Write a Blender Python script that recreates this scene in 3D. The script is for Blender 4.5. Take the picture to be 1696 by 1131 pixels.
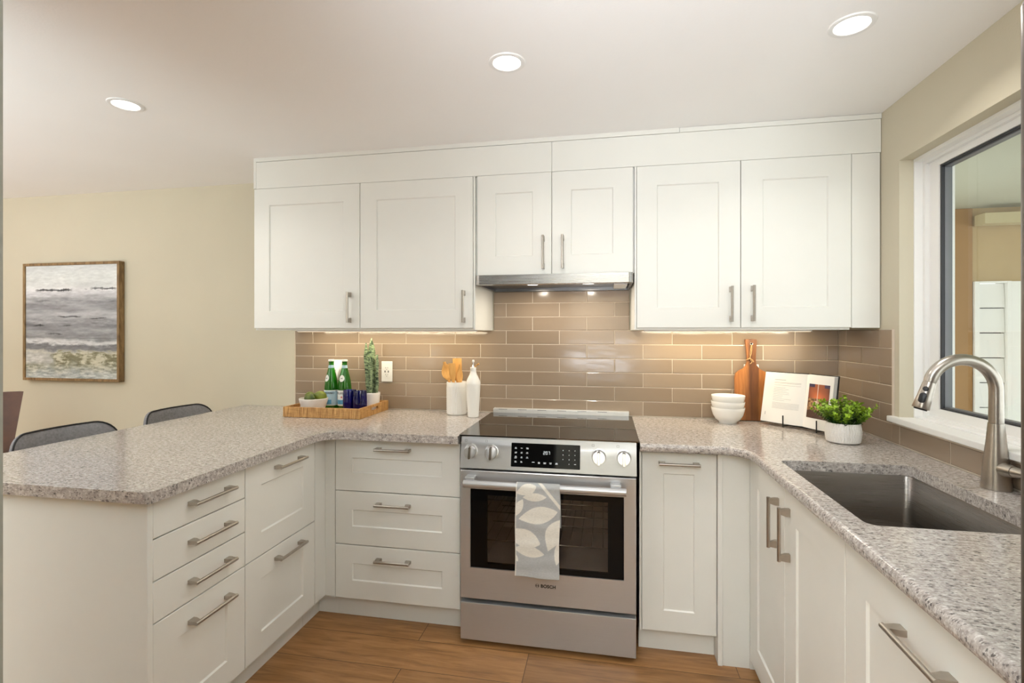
import bpy, bmesh, math, random
from mathutils import Vector, Matrix, noise
random.seed(7)
PI = math.pi
scene = bpy.context.scene
COL = scene.collection
for o in list(bpy.data.objects):
    bpy.data.objects.remove(o)

# ------------------------------------------------------------------ camera
CAM = Vector((1.307, -2.861, 1.376))
cd = bpy.data.cameras.new('camera')
cd.sensor_width = 36.0
cd.lens = 832.77 / 1696 * 36
cd.shift_y = -14.25 / 1696
cd.clip_start = 0.02
cam = bpy.data.objects.new('camera', cd)
cam.location = CAM
cam.rotation_euler = (PI / 2, 0, 0.18557)
COL.objects.link(cam)
scene.camera = cam

# ------------------------------------------------------------------ world, big lights, exposure
scene.view_settings.view_transform = 'Standard'
scene.view_settings.look = 'None'
scene.view_settings.gamma = 1
scene.view_settings.use_curve_mapping = False
scene.view_settings.exposure = 0.0
W = bpy.data.worlds.new('sky')
scene.world = W
W.use_nodes = True
W.node_tree.nodes['Background'].inputs[0].default_value = (0.97, 0.98, 1.0, 1)
W.node_tree.nodes['Background'].inputs[1].default_value = 2.5

def area(name, loc, rot, sx, sy, power, color=(1, 1, 1), parent=None, shape='RECTANGLE', spread=None):
    d = bpy.data.lights.new(name, 'AREA')
    d.shape = shape
    d.size = sx
    d.size_y = sy
    d.energy = power
    d.color = color
    if spread:
        d.spread = spread
    o = bpy.data.objects.new(name, d)
    o.location = loc
    o.rotation_euler = rot
    COL.objects.link(o)
    if parent:
        o.parent = parent
    return o

CEIL = 2.335
WX = 2.488                       # right wall face
# added fill light at the unseen wall behind the camera, no window there
area('living_fill', (-1.4, -5.44, 1.15), (PI / 2, 0, 0), 4.6, 2.2, 15, (1.0, 0.92, 0.82))
# added upward fill lights out of view, brightening the ceiling for soft bounce
area('ceiling_fill', (1.1, -3.9, 1.0), (PI, 0, 0), 1.0, 1.0, 190, (0.83, 0.905, 1.0))
area('ceiling_fill', (-0.6, -3.6, 1.0), (PI, 0, 0), 0.8, 0.8, 112, (0.70, 0.91, 1.0))
area('dining_fill', (-3.0, -2.6, 1.2), (PI, 0, 0), 0.6, 0.6, 73, (0.94, 0.92, 0.98))
CAN_POWER = 2.9
CAN_COLOR = (1.0, 0.97, 0.92)
LED_POWER = 3.3

# ------------------------------------------------------------------ helpers
def lin(c):
    c = c / 255.0
    return c / 12.92 if c <= 0.04045 else ((c + 0.055) / 1.055) ** 2.4
def rgb(r, g, b):
    return (lin(r), lin(g), lin(b), 1.0)

class NT:
    def __init__(self, name):
        self.m = bpy.data.materials.new(name)
        self.m.use_nodes = True
        self.t = self.m.node_tree
        self.p = self.t.nodes['Principled BSDF']
        self.out = self.t.nodes['Material Output']
    def n(self, kind, **kw):
        nd = self.t.nodes.new('ShaderNode' + kind)
        for k, v in kw.items():
            if k in nd.inputs:
                nd.inputs[k].default_value = v
            else:
                setattr(nd, k, v)
        return nd
    def l(self, a, b):
        self.t.links.new(a, b)
    def coord(self, scale=(1, 1, 1), rot=(0, 0, 0)):
        tc = self.n('TexCoord')
        mp = self.n('Mapping')
        mp.inputs['Scale'].default_value = scale
        mp.inputs['Rotation'].default_value = rot
        self.l(tc.outputs['Object'], mp.inputs['Vector'])
        return mp.outputs['Vector']
    def ramp(self, src, stops, interp='LINEAR'):
        r = self.n('ValToRGB')
        e = r.color_ramp.elements
        r.color_ramp.interpolation = interp
        e[0].position, e[0].color = stops[0]
        e[1].position, e[1].color = stops[1]
        for p, c in stops[2:]:
            x = e.new(p)
            x.color = c
        self.l(src, r.inputs['Fac'])
        return r.outputs['Color']
    def mix(self, fac, a, b, blend='MIX'):
        m = self.n('Mix', data_type='RGBA', blend_type=blend)
        for i, v in ((0, fac), (6, a), (7, b)):
            if hasattr(v, 'links') or hasattr(v, 'is_output') and v.is_output:
                self.l(v, m.inputs[i])
            else:
                m.inputs[i].default_value = v
        return m.outputs[2]
    def bump(self, src, strength=0.1, dist=0.001):
        b = self.n('Bump')
        b.inputs['Strength'].default_value = strength
        b.inputs['Distance'].default_value = dist
        self.l(src, b.inputs['Height'])
        self.l(b.outputs['Normal'], self.p.inputs['Normal'])
        return b

def plain(name, col, rough=0.5, metal=0.0, var=0.04, scale=8.0, bump=0.0, bscale=200.0, bdist=0.0005, **kw):
    """principled material with slight procedural colour variation"""
    t = NT(name)
    t.p.inputs['Roughness'].default_value = rough
    t.p.inputs['Metallic'].default_value = metal
    for k, v in kw.items():
        t.p.inputs[k.replace('_', ' ')].default_value = v
    c = t.coord()
    if var > 0:
        nz = t.n('TexNoise', Scale=scale, Detail=3.0)
        t.l(c, nz.inputs['Vector'])
        lo = tuple(x * (1 - var) for x in col[:3]) + (1,)
        hi = tuple(min(1, x * (1 + var)) for x in col[:3]) + (1,)
        t.l(t.ramp(nz.outputs['Fac'], [(0.3, lo), (0.7, hi)]), t.p.inputs['Base Color'])
    else:
        t.p.inputs['Base Color'].default_value = col
    if bump > 0:
        nb = t.n('TexNoise', Scale=bscale, Detail=2.0)
        t.l(c, nb.inputs['Vector'])
        t.bump(nb.outputs['Fac'], bump, bdist)
    return t.m

M = {}
M['cab'] = plain('cabinet_paint', rgb(230, 229, 222), 0.38, var=0.008)
M['wall'] = plain('wall_paint', rgb(204, 196, 174), 0.75, var=0.015, scale=3, bump=0.35, bscale=160, bdist=0.001)
M['entry_wall'] = plain('entry_wall_paint', rgb(128, 125, 113), 0.75, var=0.08, scale=40, bump=0.35, bscale=160, bdist=0.001)
M['ceil'] = plain('ceiling_paint', rgb(248, 246, 243), 0.8, var=0.01, scale=2, bump=0.3, bscale=120, bdist=0.001)
M['white'] = plain('white_trim_paint', rgb(240, 239, 236), 0.35, var=0.01)
M['grout'] = plain('grout', rgb(214, 200, 182), 0.85, var=0.04, scale=40)
M['black'] = plain('black_plastic', rgb(22, 22, 23), 0.35, var=0.05)
M['matte_black'] = plain('black_metal', rgb(25, 24, 24), 0.5, var=0.05)
M['gap'] = plain('dark_gap', rgb(20, 19, 18), 0.8, var=0.03)
M['ceramic'] = plain('white_ceramic', rgb(238, 235, 228), 0.18, var=0.012)
M['matte_ceramic'] = plain('matte_ceramic', rgb(232, 228, 222), 0.5, var=0.015)
M['plastic'] = plain('white_plastic', rgb(240, 239, 236), 0.35, var=0.01)
M['nickel'] = plain('brushed_nickel', rgb(184, 177, 168), 0.30, 1.0, var=0.05, scale=60)
M['satin'] = plain('satin_steel', rgb(205, 204, 202), 0.32, 1.0, var=0.04, scale=60)
M['alu'] = plain('bright_aluminium', rgb(228, 226, 222), 0.45, 0.6, var=0.03, scale=40)
M['chrome'] = plain('polished_steel', rgb(205, 202, 198), 0.18, 1.0, var=0.03)
M['cord'] = plain('jute_cord', rgb(190, 150, 100), 0.8, var=0.1, scale=60)
M['soil'] = plain('soil', rgb(50, 38, 28), 0.95, var=0.3, scale=120, bump=0.8, bscale=150, bdist=0.004)

def steel(name, col, rough, aniso, axis='Z', scale=(1.5, 1.5, 260), metal=1.0):
    t = NT(name)
    t.p.inputs['Metallic'].default_value = metal
    t.p.inputs['Anisotropic'].default_value = aniso
    tg = t.n('Tangent', direction_type='RADIAL', axis=axis)
    t.l(tg.outputs['Tangent'], t.p.inputs['Tangent'])
    c = t.coord(scale)
    nz = t.n('TexNoise', Scale=4.0, Detail=4.0)
    t.l(c, nz.inputs['Vector'])
    lo = tuple(x * 0.93 for x in col[:3]) + (1,)
    t.l(t.ramp(nz.outputs['Fac'], [(0.3, lo), (0.7, col)]), t.p.inputs['Base Color'])
    mr = t.n('MapRange')
    mr.inputs[1].default_value = 0.3
    mr.inputs[2].default_value = 0.7
    mr.inputs[3].default_value = rough * 0.85
    mr.inputs[4].default_value = rough * 1.15
    t.l(nz.outputs['Fac'], mr.inputs[0])
    t.l(mr.outputs[0], t.p.inputs['Roughness'])
    return t.m
M['steel'] = steel('brushed_stainless_steel', rgb(198, 199, 200), 0.34, 0.7, metal=0.68)
M['hood_steel'] = steel('hood_stainless', rgb(168, 166, 164), 0.26, 0.6)
M['sink_steel'] = steel('sink_steel', rgb(152, 146, 140), 0.30, 0.5)
M['fridge_steel'] = steel('fridge_steel', rgb(134, 124, 118), 0.36, 0.5, scale=(60, 60, 0.8))

# tile
t = NT('taupe_glazed_tile')
at = t.n('Attribute', attribute_name='tint')
base = t.ramp(at.outputs['Fac'], [(0.0, rgb(142, 124, 105)), (1.0, rgb(156, 138, 119))])
t.l(base, t.p.inputs['Base Color'])
t.p.inputs['Roughness'].default_value = 0.15
nz = t.n('TexNoise', Scale=9.0, Detail=1.5)
t.l(t.coord((1, 1, 2.2)), nz.inputs['Vector'])
t.bump(nz.outputs['Fac'], 0.25, 0.004)
M['tile'] = t.m

# speckled stone worktop
t = NT('speckled_stone')
c = t.coord((0.8, 1.5, 1.15), (0, 0, 0.12))
n0 = t.n('TexNoise', Scale=5.0, Detail=2.0)
t.l(c, n0.inputs['Vector'])
nb_ = t.n('TexNoise', Scale=75.0, Detail=5.0, Roughness=0.65)
t.l(c, nb_.inputs['Vector'])
g = t.ramp(nb_.outputs['Fac'], [(0.34, rgb(150, 142, 136)), (0.48, rgb(180, 171, 164)), (0.60, rgb(202, 195, 188)), (0.70, rgb(226, 222, 217))])
def specks(scale, pick_lo, pick_hi, rad, col, amount, chan):
    global g
    v = t.n('TexVoronoi', Scale=scale, Randomness=1.0)
    nw = t.n('TexNoise', Scale=scale * 1.6, Detail=2.0)
    t.l(c, nw.inputs['Vector'])
    wv = t.n('VectorMath', operation='MULTIPLY_ADD')
    t.l(nw.outputs['Color'], wv.inputs[0])
    wv.inputs[1].default_value = (1.3 / scale,) * 3
    t.l(c, wv.inputs[2])
    t.l(wv.outputs[0], v.inputs['Vector'])
    sp = t.n('SeparateColor')
    t.l(v.outputs['Color'], sp.inputs['Color'])
    pick = t.ramp(sp.outputs[chan], [(pick_lo, (amount, amount, amount, 1)), (pick_hi, (0, 0, 0, 1))])
    dist = t.ramp(v.outputs['Distance'], [(rad * .55, (1, 1, 1, 1)), (rad, (0, 0, 0, 1))])
    m = t.mix(1.0, pick, dist, 'MULTIPLY')
    g = t.mix(m, g, col)
specks(200.0, 0.30, 0.36, 0.55, rgb(230, 226, 221), 0.55, 0)
specks(160.0, 0.26, 0.32, 0.52, rgb(108, 102, 100), 0.8, 1)
specks(105.0, 0.10, 0.13, 0.50, rgb(82, 78, 77), 0.85, 2)
big = t.ramp(n0.outputs['Fac'], [(0.35, (0.94, 0.94, 0.95, 1)), (0.65, (1.0, 1.0, 1.0, 1))])
g = t.mix(1.0, g, big, 'MULTIPLY')
t.l(g, t.p.inputs['Base Color'])
t.p.inputs['Roughness'].default_value = 0.14
M['stone'] = t.m

# oak floor
t = NT('oak_planks')
c = t.coord()
mp = t.n('Mapping')
mp.inputs['Location'].default_value = (0.37, -0.045, 0)
t.l(c, mp.inputs['Vector'])
br = t.n('TexBrick')
br.offset = 0.37
br.inputs['Color1'].default_value = (0, 0, 0, 1)
br.inputs['Color2'].default_value = (1, 1, 1, 1)
br.inputs['Mortar'].default_value = (0.5, 0.5, 0.5, 1)
br.inputs['Scale'].default_value = 1.0
br.inputs['Mortar Size'].default_value = 0.0016
br.inputs['Mortar Smooth'].default_value = 0.2
br.inputs['Brick Width'].default_value = 1.35
br.inputs['Row Height'].default_value = 0.193
t.l(mp.outputs['Vector'], br.inputs['Vector'])
plank = br.outputs['Color']
cg = t.coord((1.0, 9.0, 1.0))
off = t.n('VectorMath', operation='ADD')
t.l(cg, off.inputs[0])
sc = t.n('VectorMath', operation='SCALE')
sc.inputs['Scale'].default_value = 13.0
t.l(plank, sc.inputs[0])
t.l(sc.outputs[0], off.inputs[1])
ng = t.n('TexNoise', Scale=4.5, Detail=7.0, Roughness=0.62, Distortion=0.7)
t.l(off.outputs[0], ng.inputs['Vector'])
grain = t.ramp(ng.outputs['Fac'], [(0.25, rgb(122, 86, 52)), (0.5, rgb(159, 116, 72)), (0.75, rgb(180, 136, 90))])
tone = t.ramp(plank, [(0.0, (0.80, 0.78, 0.76, 1)), (1.0, (1.08, 1.05, 1.02, 1))])
colr = t.mix(1.0, grain, tone, 'MULTIPLY')
ck = t.coord((1.0, 1.6, 1.0))
vk = t.n('TexVoronoi', Scale=2.3, Randomness=1.0)
nk = t.n('TexNoise', Scale=12.0, Detail=2.0)
t.l(ck, nk.inputs['Vector'])
addk = t.n('VectorMath', operation='MULTIPLY_ADD')
t.l(nk.outputs['Color'], addk.inputs[0])
addk.inputs[1].default_value = (0.05, 0.05, 0.05)
t.l(ck, addk.inputs[2])
t.l(addk.outputs[0], vk.inputs['Vector'])
knot = t.ramp(vk.outputs['Distance'], [(0.035, (1, 1, 1, 1)), (0.12, (0, 0, 0, 1))])
colr = t.mix(knot, colr, rgb(62, 42, 28))
colr = t.mix(br.outputs['Fac'], colr, rgb(88, 60, 38))
t.l(colr, t.p.inputs['Base Color'])
t.p.inputs['Roughness'].default_value = 0.42
t.bump(ng.outputs['Fac'], 0.15, 0.001)
M['floor'] = t.m

def wood(name, dark, mid, light, scale=(1, 14, 14), rough=0.5, ns=3.0, knots=False):
    t = NT(name)
    c = t.coord(scale)
    nz = t.n('TexNoise', Scale=ns, Detail=6.0, Roughness=0.6, Distortion=0.9)
    t.l(c, nz.inputs['Vector'])
    col = t.ramp(nz.outputs['Fac'], [(0.28, dark), (0.5, mid), (0.72, light)])
    t.l(col, t.p.inputs['Base Color'])
    t.p.inputs['Roughness'].default_value = rough
    t.bump(nz.outputs['Fac'], 0.12, 0.001)
    return t.m
M['board_wood'] = wood('acacia_wood', rgb(84, 48, 24), rgb(154, 93, 44), rgb(186, 120, 62), (16, 16, 2.0), 0.42)
def board_mat():
    t = NT('acacia_streaked')
    c = t.coord((16, 16, 2.0))
    nz = t.n('TexNoise', Scale=3.0, Detail=6.0, Roughness=0.6, Distortion=0.9)
    t.l(c, nz.inputs['Vector'])
    col = t.ramp(nz.outputs['Fac'], [(0.28, rgb(146, 88, 40)), (0.5, rgb(178, 112, 55)), (0.72, rgb(202, 136, 74))])
    c2 = t.coord((20, 1, 1.3))
    n2 = t.n('TexNoise', Scale=1.0, Detail=5.0, Roughness=0.6, Distortion=0.5)
    t.l(c2, n2.inputs['Vector'])
    sx = t.n('SeparateXYZ')
    t.l(t.coord(), sx.inputs[0])
    wob = t.n('Math', operation='MULTIPLY_ADD')
    t.l(n2.outputs['Fac'], wob.inputs[0])
    wob.inputs[1].default_value = 0.11
    t.l(sx.outputs[0], wob.inputs[2])
    band = t.ramp(wob.outputs[0], [(0.012, (0, 0, 0, 1)), (0.045, (.85, .85, .85, 1)), (0.075, (.7, .7, .7, 1)), (0.10, (0, 0, 0, 1))])
    col = t.mix(band, col, rgb(74, 42, 22))
    t.l(col, t.p.inputs['Base Color'])
    t.p.inputs['Roughness'].default_value = 0.42
    t.bump(nz.outputs['Fac'], 0.12, 0.001)
    return t.m
M['board_wood'] = board_mat()
M['frame_wood'] = wood('frame_wood', rgb(96, 72, 44), rgb(132, 104, 66), rgb(160, 130, 88), (12, 12, 3), 0.6)
M['spoon_wood'] = wood('bamboo_wood', rgb(196, 138, 66), rgb(214, 160, 86), rgb(228, 178, 106), (30, 30, 3), 0.5)
M['cedar'] = plain('tan_wall_paint', rgb(158, 120, 74), 0.7, var=0.06, scale=3)

# woven rattan: fine upright strands crossed by a few level ones
t = NT('woven_rattan')
nv = t.n('TexNoise', Scale=1.0, Detail=3.0, Roughness=0.7)
t.l(t.coord((260, 260, 14)), nv.inputs['Vector'])
nh = t.n('TexNoise', Scale=1.0, Detail=3.0, Roughness=0.7)
t.l(t.coord((18, 18, 330)), nh.inputs['Vector'])
nb_ = t.n('TexNoise', Scale=1.0, Detail=2.0)
t.l(t.coord((70, 70, 3)), nb_.inputs['Vector'])
a = t.ramp(nv.outputs['Fac'], [(0.30, rgb(138, 94, 48)), (0.48, rgb(196, 148, 88)), (0.66, rgb(220, 176, 114))])
b = t.ramp(nh.outputs['Fac'], [(0.36, (0.60, 0.54, 0.46, 1)), (0.50, (1, 1, 1, 1))])
a = t.mix(0.75, a, b, 'MULTIPLY')
b = t.ramp(nb_.outputs['Fac'], [(0.38, (0.74, 0.68, 0.60, 1)), (0.56, (1, 1, 1, 1))])
a = t.mix(0.8, a, b, 'MULTIPLY')
t.l(a, t.p.inputs['Base Color'])
t.p.inputs['Roughness'].default_value = 0.6
t.bump(nv.outputs['Fac'], 0.5, 0.001)
M['rattan'] = t.m

def attr_mat(name, rough=0.8, bump=0.0, bscale=300, attr='paint'):
    t = NT(name)
    a = t.n('Attribute', attribute_name=attr)
    t.l(a.outputs['Color'], t.p.inputs['Base Color'])
    t.p.inputs['Roughness'].default_value = rough
    if bump:
        nb = t.n('TexNoise', Scale=bscale, Detail=2.0)
        t.l(t.coord(), nb.inputs['Vector'])
        t.bump(nb.outputs['Fac'], bump, 0.001)
    return t.m
M['canvas'] = attr_mat('painted_canvas', 0.8, 0.3, 220)
M['towel'] = attr_mat('printed_cotton', 0.95, 0.5, 500)
M['photo'] = attr_mat('printed_page_photo', 0.35)
M['leaf_banded'] = attr_mat('banded_leaf', 0.45)
M['leaf_small'] = attr_mat('small_green_leaf', 0.45)
M['lime'] = attr_mat('lime_skin', 0.38, 0.4, 260)

def glassy(name, tint, ior=1.5, rough=0.0, gloss=(1, 1, 1, 1)):
    """clear coloured glass: see-through body with a mirror-like coat"""
    t = NT(name)
    tr = t.n('BsdfTransparent')
    tr.inputs['Color'].default_value = tint
    gl = t.n('BsdfGlossy')
    gl.inputs['Roughness'].default_value = rough
    gl.inputs['Color'].default_value = gloss
    fr = t.n('Fresnel')
    fr.inputs['IOR'].default_value = ior
    mx = t.n('MixShader')
    geo = t.n('NewGeometry')
    inv = t.n('Math', operation='SUBTRACT')
    inv.inputs[0].default_value = 1.0
    t.l(geo.outputs['Backfacing'], inv.inputs[1])
    mul = t.n('Math', operation='MULTIPLY')
    t.l(fr.outputs[0], mul.inputs[0])
    t.l(inv.outputs[0], mul.inputs[1])
    t.l(mul.outputs[0], mx.inputs[0])
    t.l(tr.outputs[0], mx.inputs[1])
    t.l(gl.outputs[0], mx.inputs[2])
    t.l(mx.outputs[0], t.out.inputs['Surface'])
    return t.m
M['pane'] = glassy('window_glass', (0.95, 0.975, 0.95, 1), 1.45)
M['oven_glass'] = glassy('oven_window_glass', (0.80, 0.78, 0.76, 1), 1.45)
def thick_glass(name, col, rough=0.02):
    t = NT(name)
    t.p.inputs['Base Color'].default_value = col
    t.p.inputs['Transmission Weight'].default_value = 0.9
    t.p.inputs['Roughness'].default_value = rough
    t.p.inputs['IOR'].default_value = 1.5
    nz = t.n('TexNoise', Scale=14.0)
    t.l(t.coord(), nz.inputs['Vector'])
    t.l(t.ramp(nz.outputs['Fac'], [(0.3, tuple(x * .9 for x in col[:3]) + (1,)), (0.7, col)]), t.p.inputs['Base Color'])
    return t.m
M['green_glass'] = thick_glass('green_bottle_glass', rgb(96, 196, 74))
M['blue_glass'] = thick_glass('cobalt_glass', rgb(30, 40, 170))
M['cooktop'] = plain('black_ceramic_glass', rgb(18, 17, 16), 0.04, var=0.02, IOR=1.95)
M['black_glass'] = plain('black_glass', rgb(10, 10, 11), 0.05, var=0.02, IOR=1.25)
M['fabric'] = plain('grey_fabric', rgb(134, 132, 134), 0.95, var=0.16, scale=90, bump=0.8, bscale=420, bdist=0.0015)
M['piping'] = plain('dark_piping', rgb(38, 37, 38), 0.8, var=0.1)
M['leather'] = plain('brown_leather', rgb(86, 50, 27), 0.5, var=0.22, scale=14, bump=0.4, bscale=160)
M['label_blue'] = plain('pale_blue_label', rgb(176, 208, 224), 0.5, var=0.03)
M['label_white'] = plain('white_label', rgb(236, 237, 232), 0.5, var=0.02)
M['label_band'] = plain('blue_label_band', rgb(92, 164, 204), 0.5, var=0.15, scale=60)
M['ink'] = plain('dark_ink', rgb(36, 38, 56), 0.6, var=0.0)
M['grey_ink'] = plain('grey_ink', rgb(182, 180, 177), 0.7, var=0.0)
M['red'] = plain('red_print', rgb(208, 40, 36), 0.5, var=0.0)
M['paper'] = plain('paper', rgb(230, 227, 221), 0.6, var=0.01)
M['page_edge'] = plain('page_edges', rgb(180, 174, 168), 0.7, var=0.12, scale=200)
M['siding'] = plain('white_siding', rgb(240, 240, 238), 0.6, var=0.01)
M['soffit'] = plain('porch_soffit', rgb(182, 184, 166), 0.7, var=0.01)
M['beam'] = plain('cream_beam_paint', rgb(192, 180, 142), 0.7, var=0.02)
M['upper_wall'] = plain('buff_wall_paint', rgb(184, 160, 118), 0.7, var=0.03)
M['gasket'] = plain('gasket_lap_shade', rgb(46, 48, 52), 0.5, var=0.04)  # also backs the siding laps as their painted shadow lines
M['spacer'] = plain('grey_aluminium', rgb(112, 114, 118), 0.4, 0.0, var=0.04)
M['patio'] = plain('patio_concrete', rgb(176, 170, 160), 0.9, var=0.08)
M['hood_under'] = plain('hood_underside_steel', rgb(110, 108, 106), 0.32, 0.9, var=0.05)
M['cavity'] = plain('oven_enamel', rgb(176, 164, 154), 0.45, var=0.08)
M['ring'] = plain('burner_print', rgb(34, 32, 31), 0.15, var=0.0)
M['outline'] = plain('panel_print', rgb(90, 88, 86), 0.6, var=0.0)

def emit(name, col, strength):
    t = NT(name)
    t.p.inputs['Base Color'].default_value = col
    t.p.inputs['Emission Color'].default_value = col
    t.p.inputs['Emission Strength'].default_value = strength
    return t.m
M['lamp'] = emit('lamp_diffuser', (1.0, 0.95, 0.86, 1), 7.0)
M['led'] = emit('led_diffuser', (1.0, 0.83, 0.60, 1), 0.9)
M['digit'] = emit('display_digits', (0.9, 0.96, 1.0, 1), 1.2)
M['panel_text'] = emit('touch_labels', (0.8, 0.83, 0.86, 1), 0.22)

# ---- bmesh shapes
def quad(bm, pts):
    vs = [bm.verts.new(p) for p in pts]
    return bm.faces.new(vs)

def box(bm, x0, x1, y0, y1, z0, z1, bev=0.0, seg=2):
    r = bmesh.ops.create_cube(bm, size=1.0)
    vs = r['verts']
    x0, x1 = min(x0, x1), max(x0, x1)
    y0, y1 = min(y0, y1), max(y0, y1)
    z0, z1 = min(z0, z1), max(z0, z1)
    for v in vs:
        v.co = Vector((x0 + (v.co.x + .5) * (x1 - x0), y0 + (v.co.y + .5) * (y1 - y0), z0 + (v.co.z + .5) * (z1 - z0)))
    if bev > 0:
        es = list({e for v in vs for e in v.link_edges})
        bmesh.ops.bevel(bm, geom=es, offset=bev, segments=seg, affect='EDGES', profile=0.5)

def tube(bm, pts, rads, n=16, cap=True):
    """sweep a circle along a polyline"""
    pts = [Vector(p) for p in pts]
    if not hasattr(rads, '__len__'):
        rads = [rads] * len(pts)
    rings = []
    t0 = (pts[1] - pts[0]).normalized()
    up = Vector((0, 0, 1)) if abs(t0.z) < 0.9 else Vector((0, 1, 0))
    u = t0.cross(up).normalized()
    for i, p in enumerate(pts):
        if i == 0: tg = pts[1] - pts[0]
        elif i == len(pts) - 1: tg = pts[-1] - pts[-2]
        else: tg = (pts[i + 1] - pts[i]).normalized() + (pts[i] - pts[i - 1]).normalized()
        tg.normalize()
        u = (u - tg * u.dot(tg)).normalized()
        w = tg.cross(u)
        rings.append([bm.verts.new(p + (u * math.cos(2 * PI * k / n) + w * math.sin(2 * PI * k / n)) * rads[i]) for k in range(n)])
    for a, b in zip(rings, rings[1:]):
        for k in range(n):
            bm.faces.new((a[k], a[(k + 1) % n], b[(k + 1) % n], b[k]))
    if cap:
        bm.faces.new(rings[0][::-1])
        bm.faces.new(rings[-1])

def lathe(bm, prof, c=(0, 0, 0), n=40, fn=None, close=False):
    """revolve (r, z) profile about the z axis at c"""
    rings = []
    for i, (r, z) in enumerate(prof):
        if r < 1e-5:
            rings.append([bm.verts.new((c[0], c[1], c[2] + z))])
        else:
            ring = []
            for k in range(n):
                a = 2 * PI * k / n
                rr = r * (fn(a, z, i) if fn else 1.0)
                ring.append(bm.verts.new((c[0] + rr * math.cos(a), c[1] + rr * math.sin(a), c[2] + z)))
            rings.append(ring)
    for a, b in zip(rings, rings[1:]):
        if len(a) == 1 and len(b) == 1: continue
        for k in range(n):
            k2 = (k + 1) % n
            if len(a) == 1: bm.faces.new((a[0], b[k], b[k2]))
            elif len(b) == 1: bm.faces.new((a[k], a[k2], b[0]))
            else: bm.faces.new((a[k], a[k2], b[k2], b[k]))

def prism(bm, poly, z0, z1, f=lambda x, y, z: (x, y, z)):
    lo = [bm.verts.new(f(x, y, z0)) for x, y in poly]
    hi = [bm.verts.new(f(x, y, z1)) for x, y in poly]
    n = len(poly)
    fs = [bm.faces.new(lo[::-1]), bm.faces.new(hi)]
    for k in range(n):
        fs.append(bm.faces.new((lo[k], lo[(k + 1) % n], hi[(k + 1) % n], hi[k])))
    return fs

def rrect(x0, x1, y0, y1, r, n=6):
    p = []
    for cx, cy, a0 in ((x1 - r, y1 - r, 0), (x0 + r, y1 - r, PI / 2), (x0 + r, y0 + r, PI), (x1 - r, y0 + r, 1.5 * PI)):
        for k in range(n + 1):
            a = a0 + PI / 2 * k / n
            p.append((cx + r * math.cos(a), cy + r * math.sin(a)))
    return p

def loft(bm, loops, cap=True, close=True):
    rs = [[bm.verts.new(p) for p in lp] for lp in loops]
    n = len(rs[0])
    for a, b in zip(rs, rs[1:]):
        for k in range(n if close else n - 1):
            bm.faces.new((a[k], a[(k + 1) % n], b[(k + 1) % n], b[k]))
    if cap:
        bm.faces.new(rs[0][::-1])
        bm.faces.new(rs[-1])
    return rs

def obj(name, bm, mat, parent=None, smooth=True, angle=35, fixn=True, mats=None):
    """link the bmesh as ONE mesh object; coordinates are world, made local to the parent's origin"""
    if fixn:
        bmesh.ops.recalc_face_normals(bm, faces=bm.faces)
    origin = root_origin(parent)
    if parent is not None:
        bmesh.ops.translate(bm, verts=bm.verts, vec=-origin)
    if smooth:
        lim = math.radians(angle)
        bm.normal_update()
        for f in bm.faces:
            f.smooth = not (f.calc_area() > 4e-4 and max(abs(f.normal.x), abs(f.normal.y), abs(f.normal.z)) > 0.99999)
        for e in bm.edges:
            if len(e.link_faces) == 2 and e.calc_face_angle(0) > lim: e.smooth = False
    me = bpy.data.meshes.new(name)
    bm.to_mesh(me)
    bm.free()
    for mm in (mats or [mat]):
        me.materials.append(mm)
    o = bpy.data.objects.new(name, me)
    COL.objects.link(o)
    if parent is not None:
        o.parent = parent
    return o

ORIG = {}
def root_origin(p):
    if p is None: return Vector((0, 0, 0))
    while p.parent: p = p.parent
    return Vector(p.location)

def thing(name, label, cat, loc, group=None):
    o = bpy.data.objects.new(name, None)
    o.empty_display_size = 0.05
    o.location = loc
    COL.objects.link(o)
    o['label'] = label
    o['category'] = cat
    if group: o['group'] = group
    return o
def tag(o, label, cat, group=None):
    o['label'] = label
    o['category'] = cat
    if group: o['group'] = group
    # give a single mesh thing an origin at its own base
    if o.type == 'MESH' and o.parent is None:
        vs = o.data.vertices
        mn = [min(v.co[i] for v in vs) for i in range(3)]
        mx = [max(v.co[i] for v in vs) for i in range(3)]
        c = Vector(((mn[0] + mx[0]) / 2, (mn[1] + mx[1]) / 2, mn[2]))
        o.data.transform(Matrix.Translation(-c))
        o.location = c
    return o
def struct(name, bm, mat, parent=None, **kw):
    o = obj(name, bm, mat, parent, **kw)
    if parent is None: o['kind'] = 'structure'
    return o
def B(*a, **k):
    bm = bmesh.new()
    box(bm, *a, **k)
    return bm
def copy_tree(o, parent=None):
    c = o.copy()
    COL.objects.link(c)
    c.parent = parent
    for ch in [x for x in bpy.data.objects if x.parent == o]:
        copy_tree(ch, c)
    return c

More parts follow.
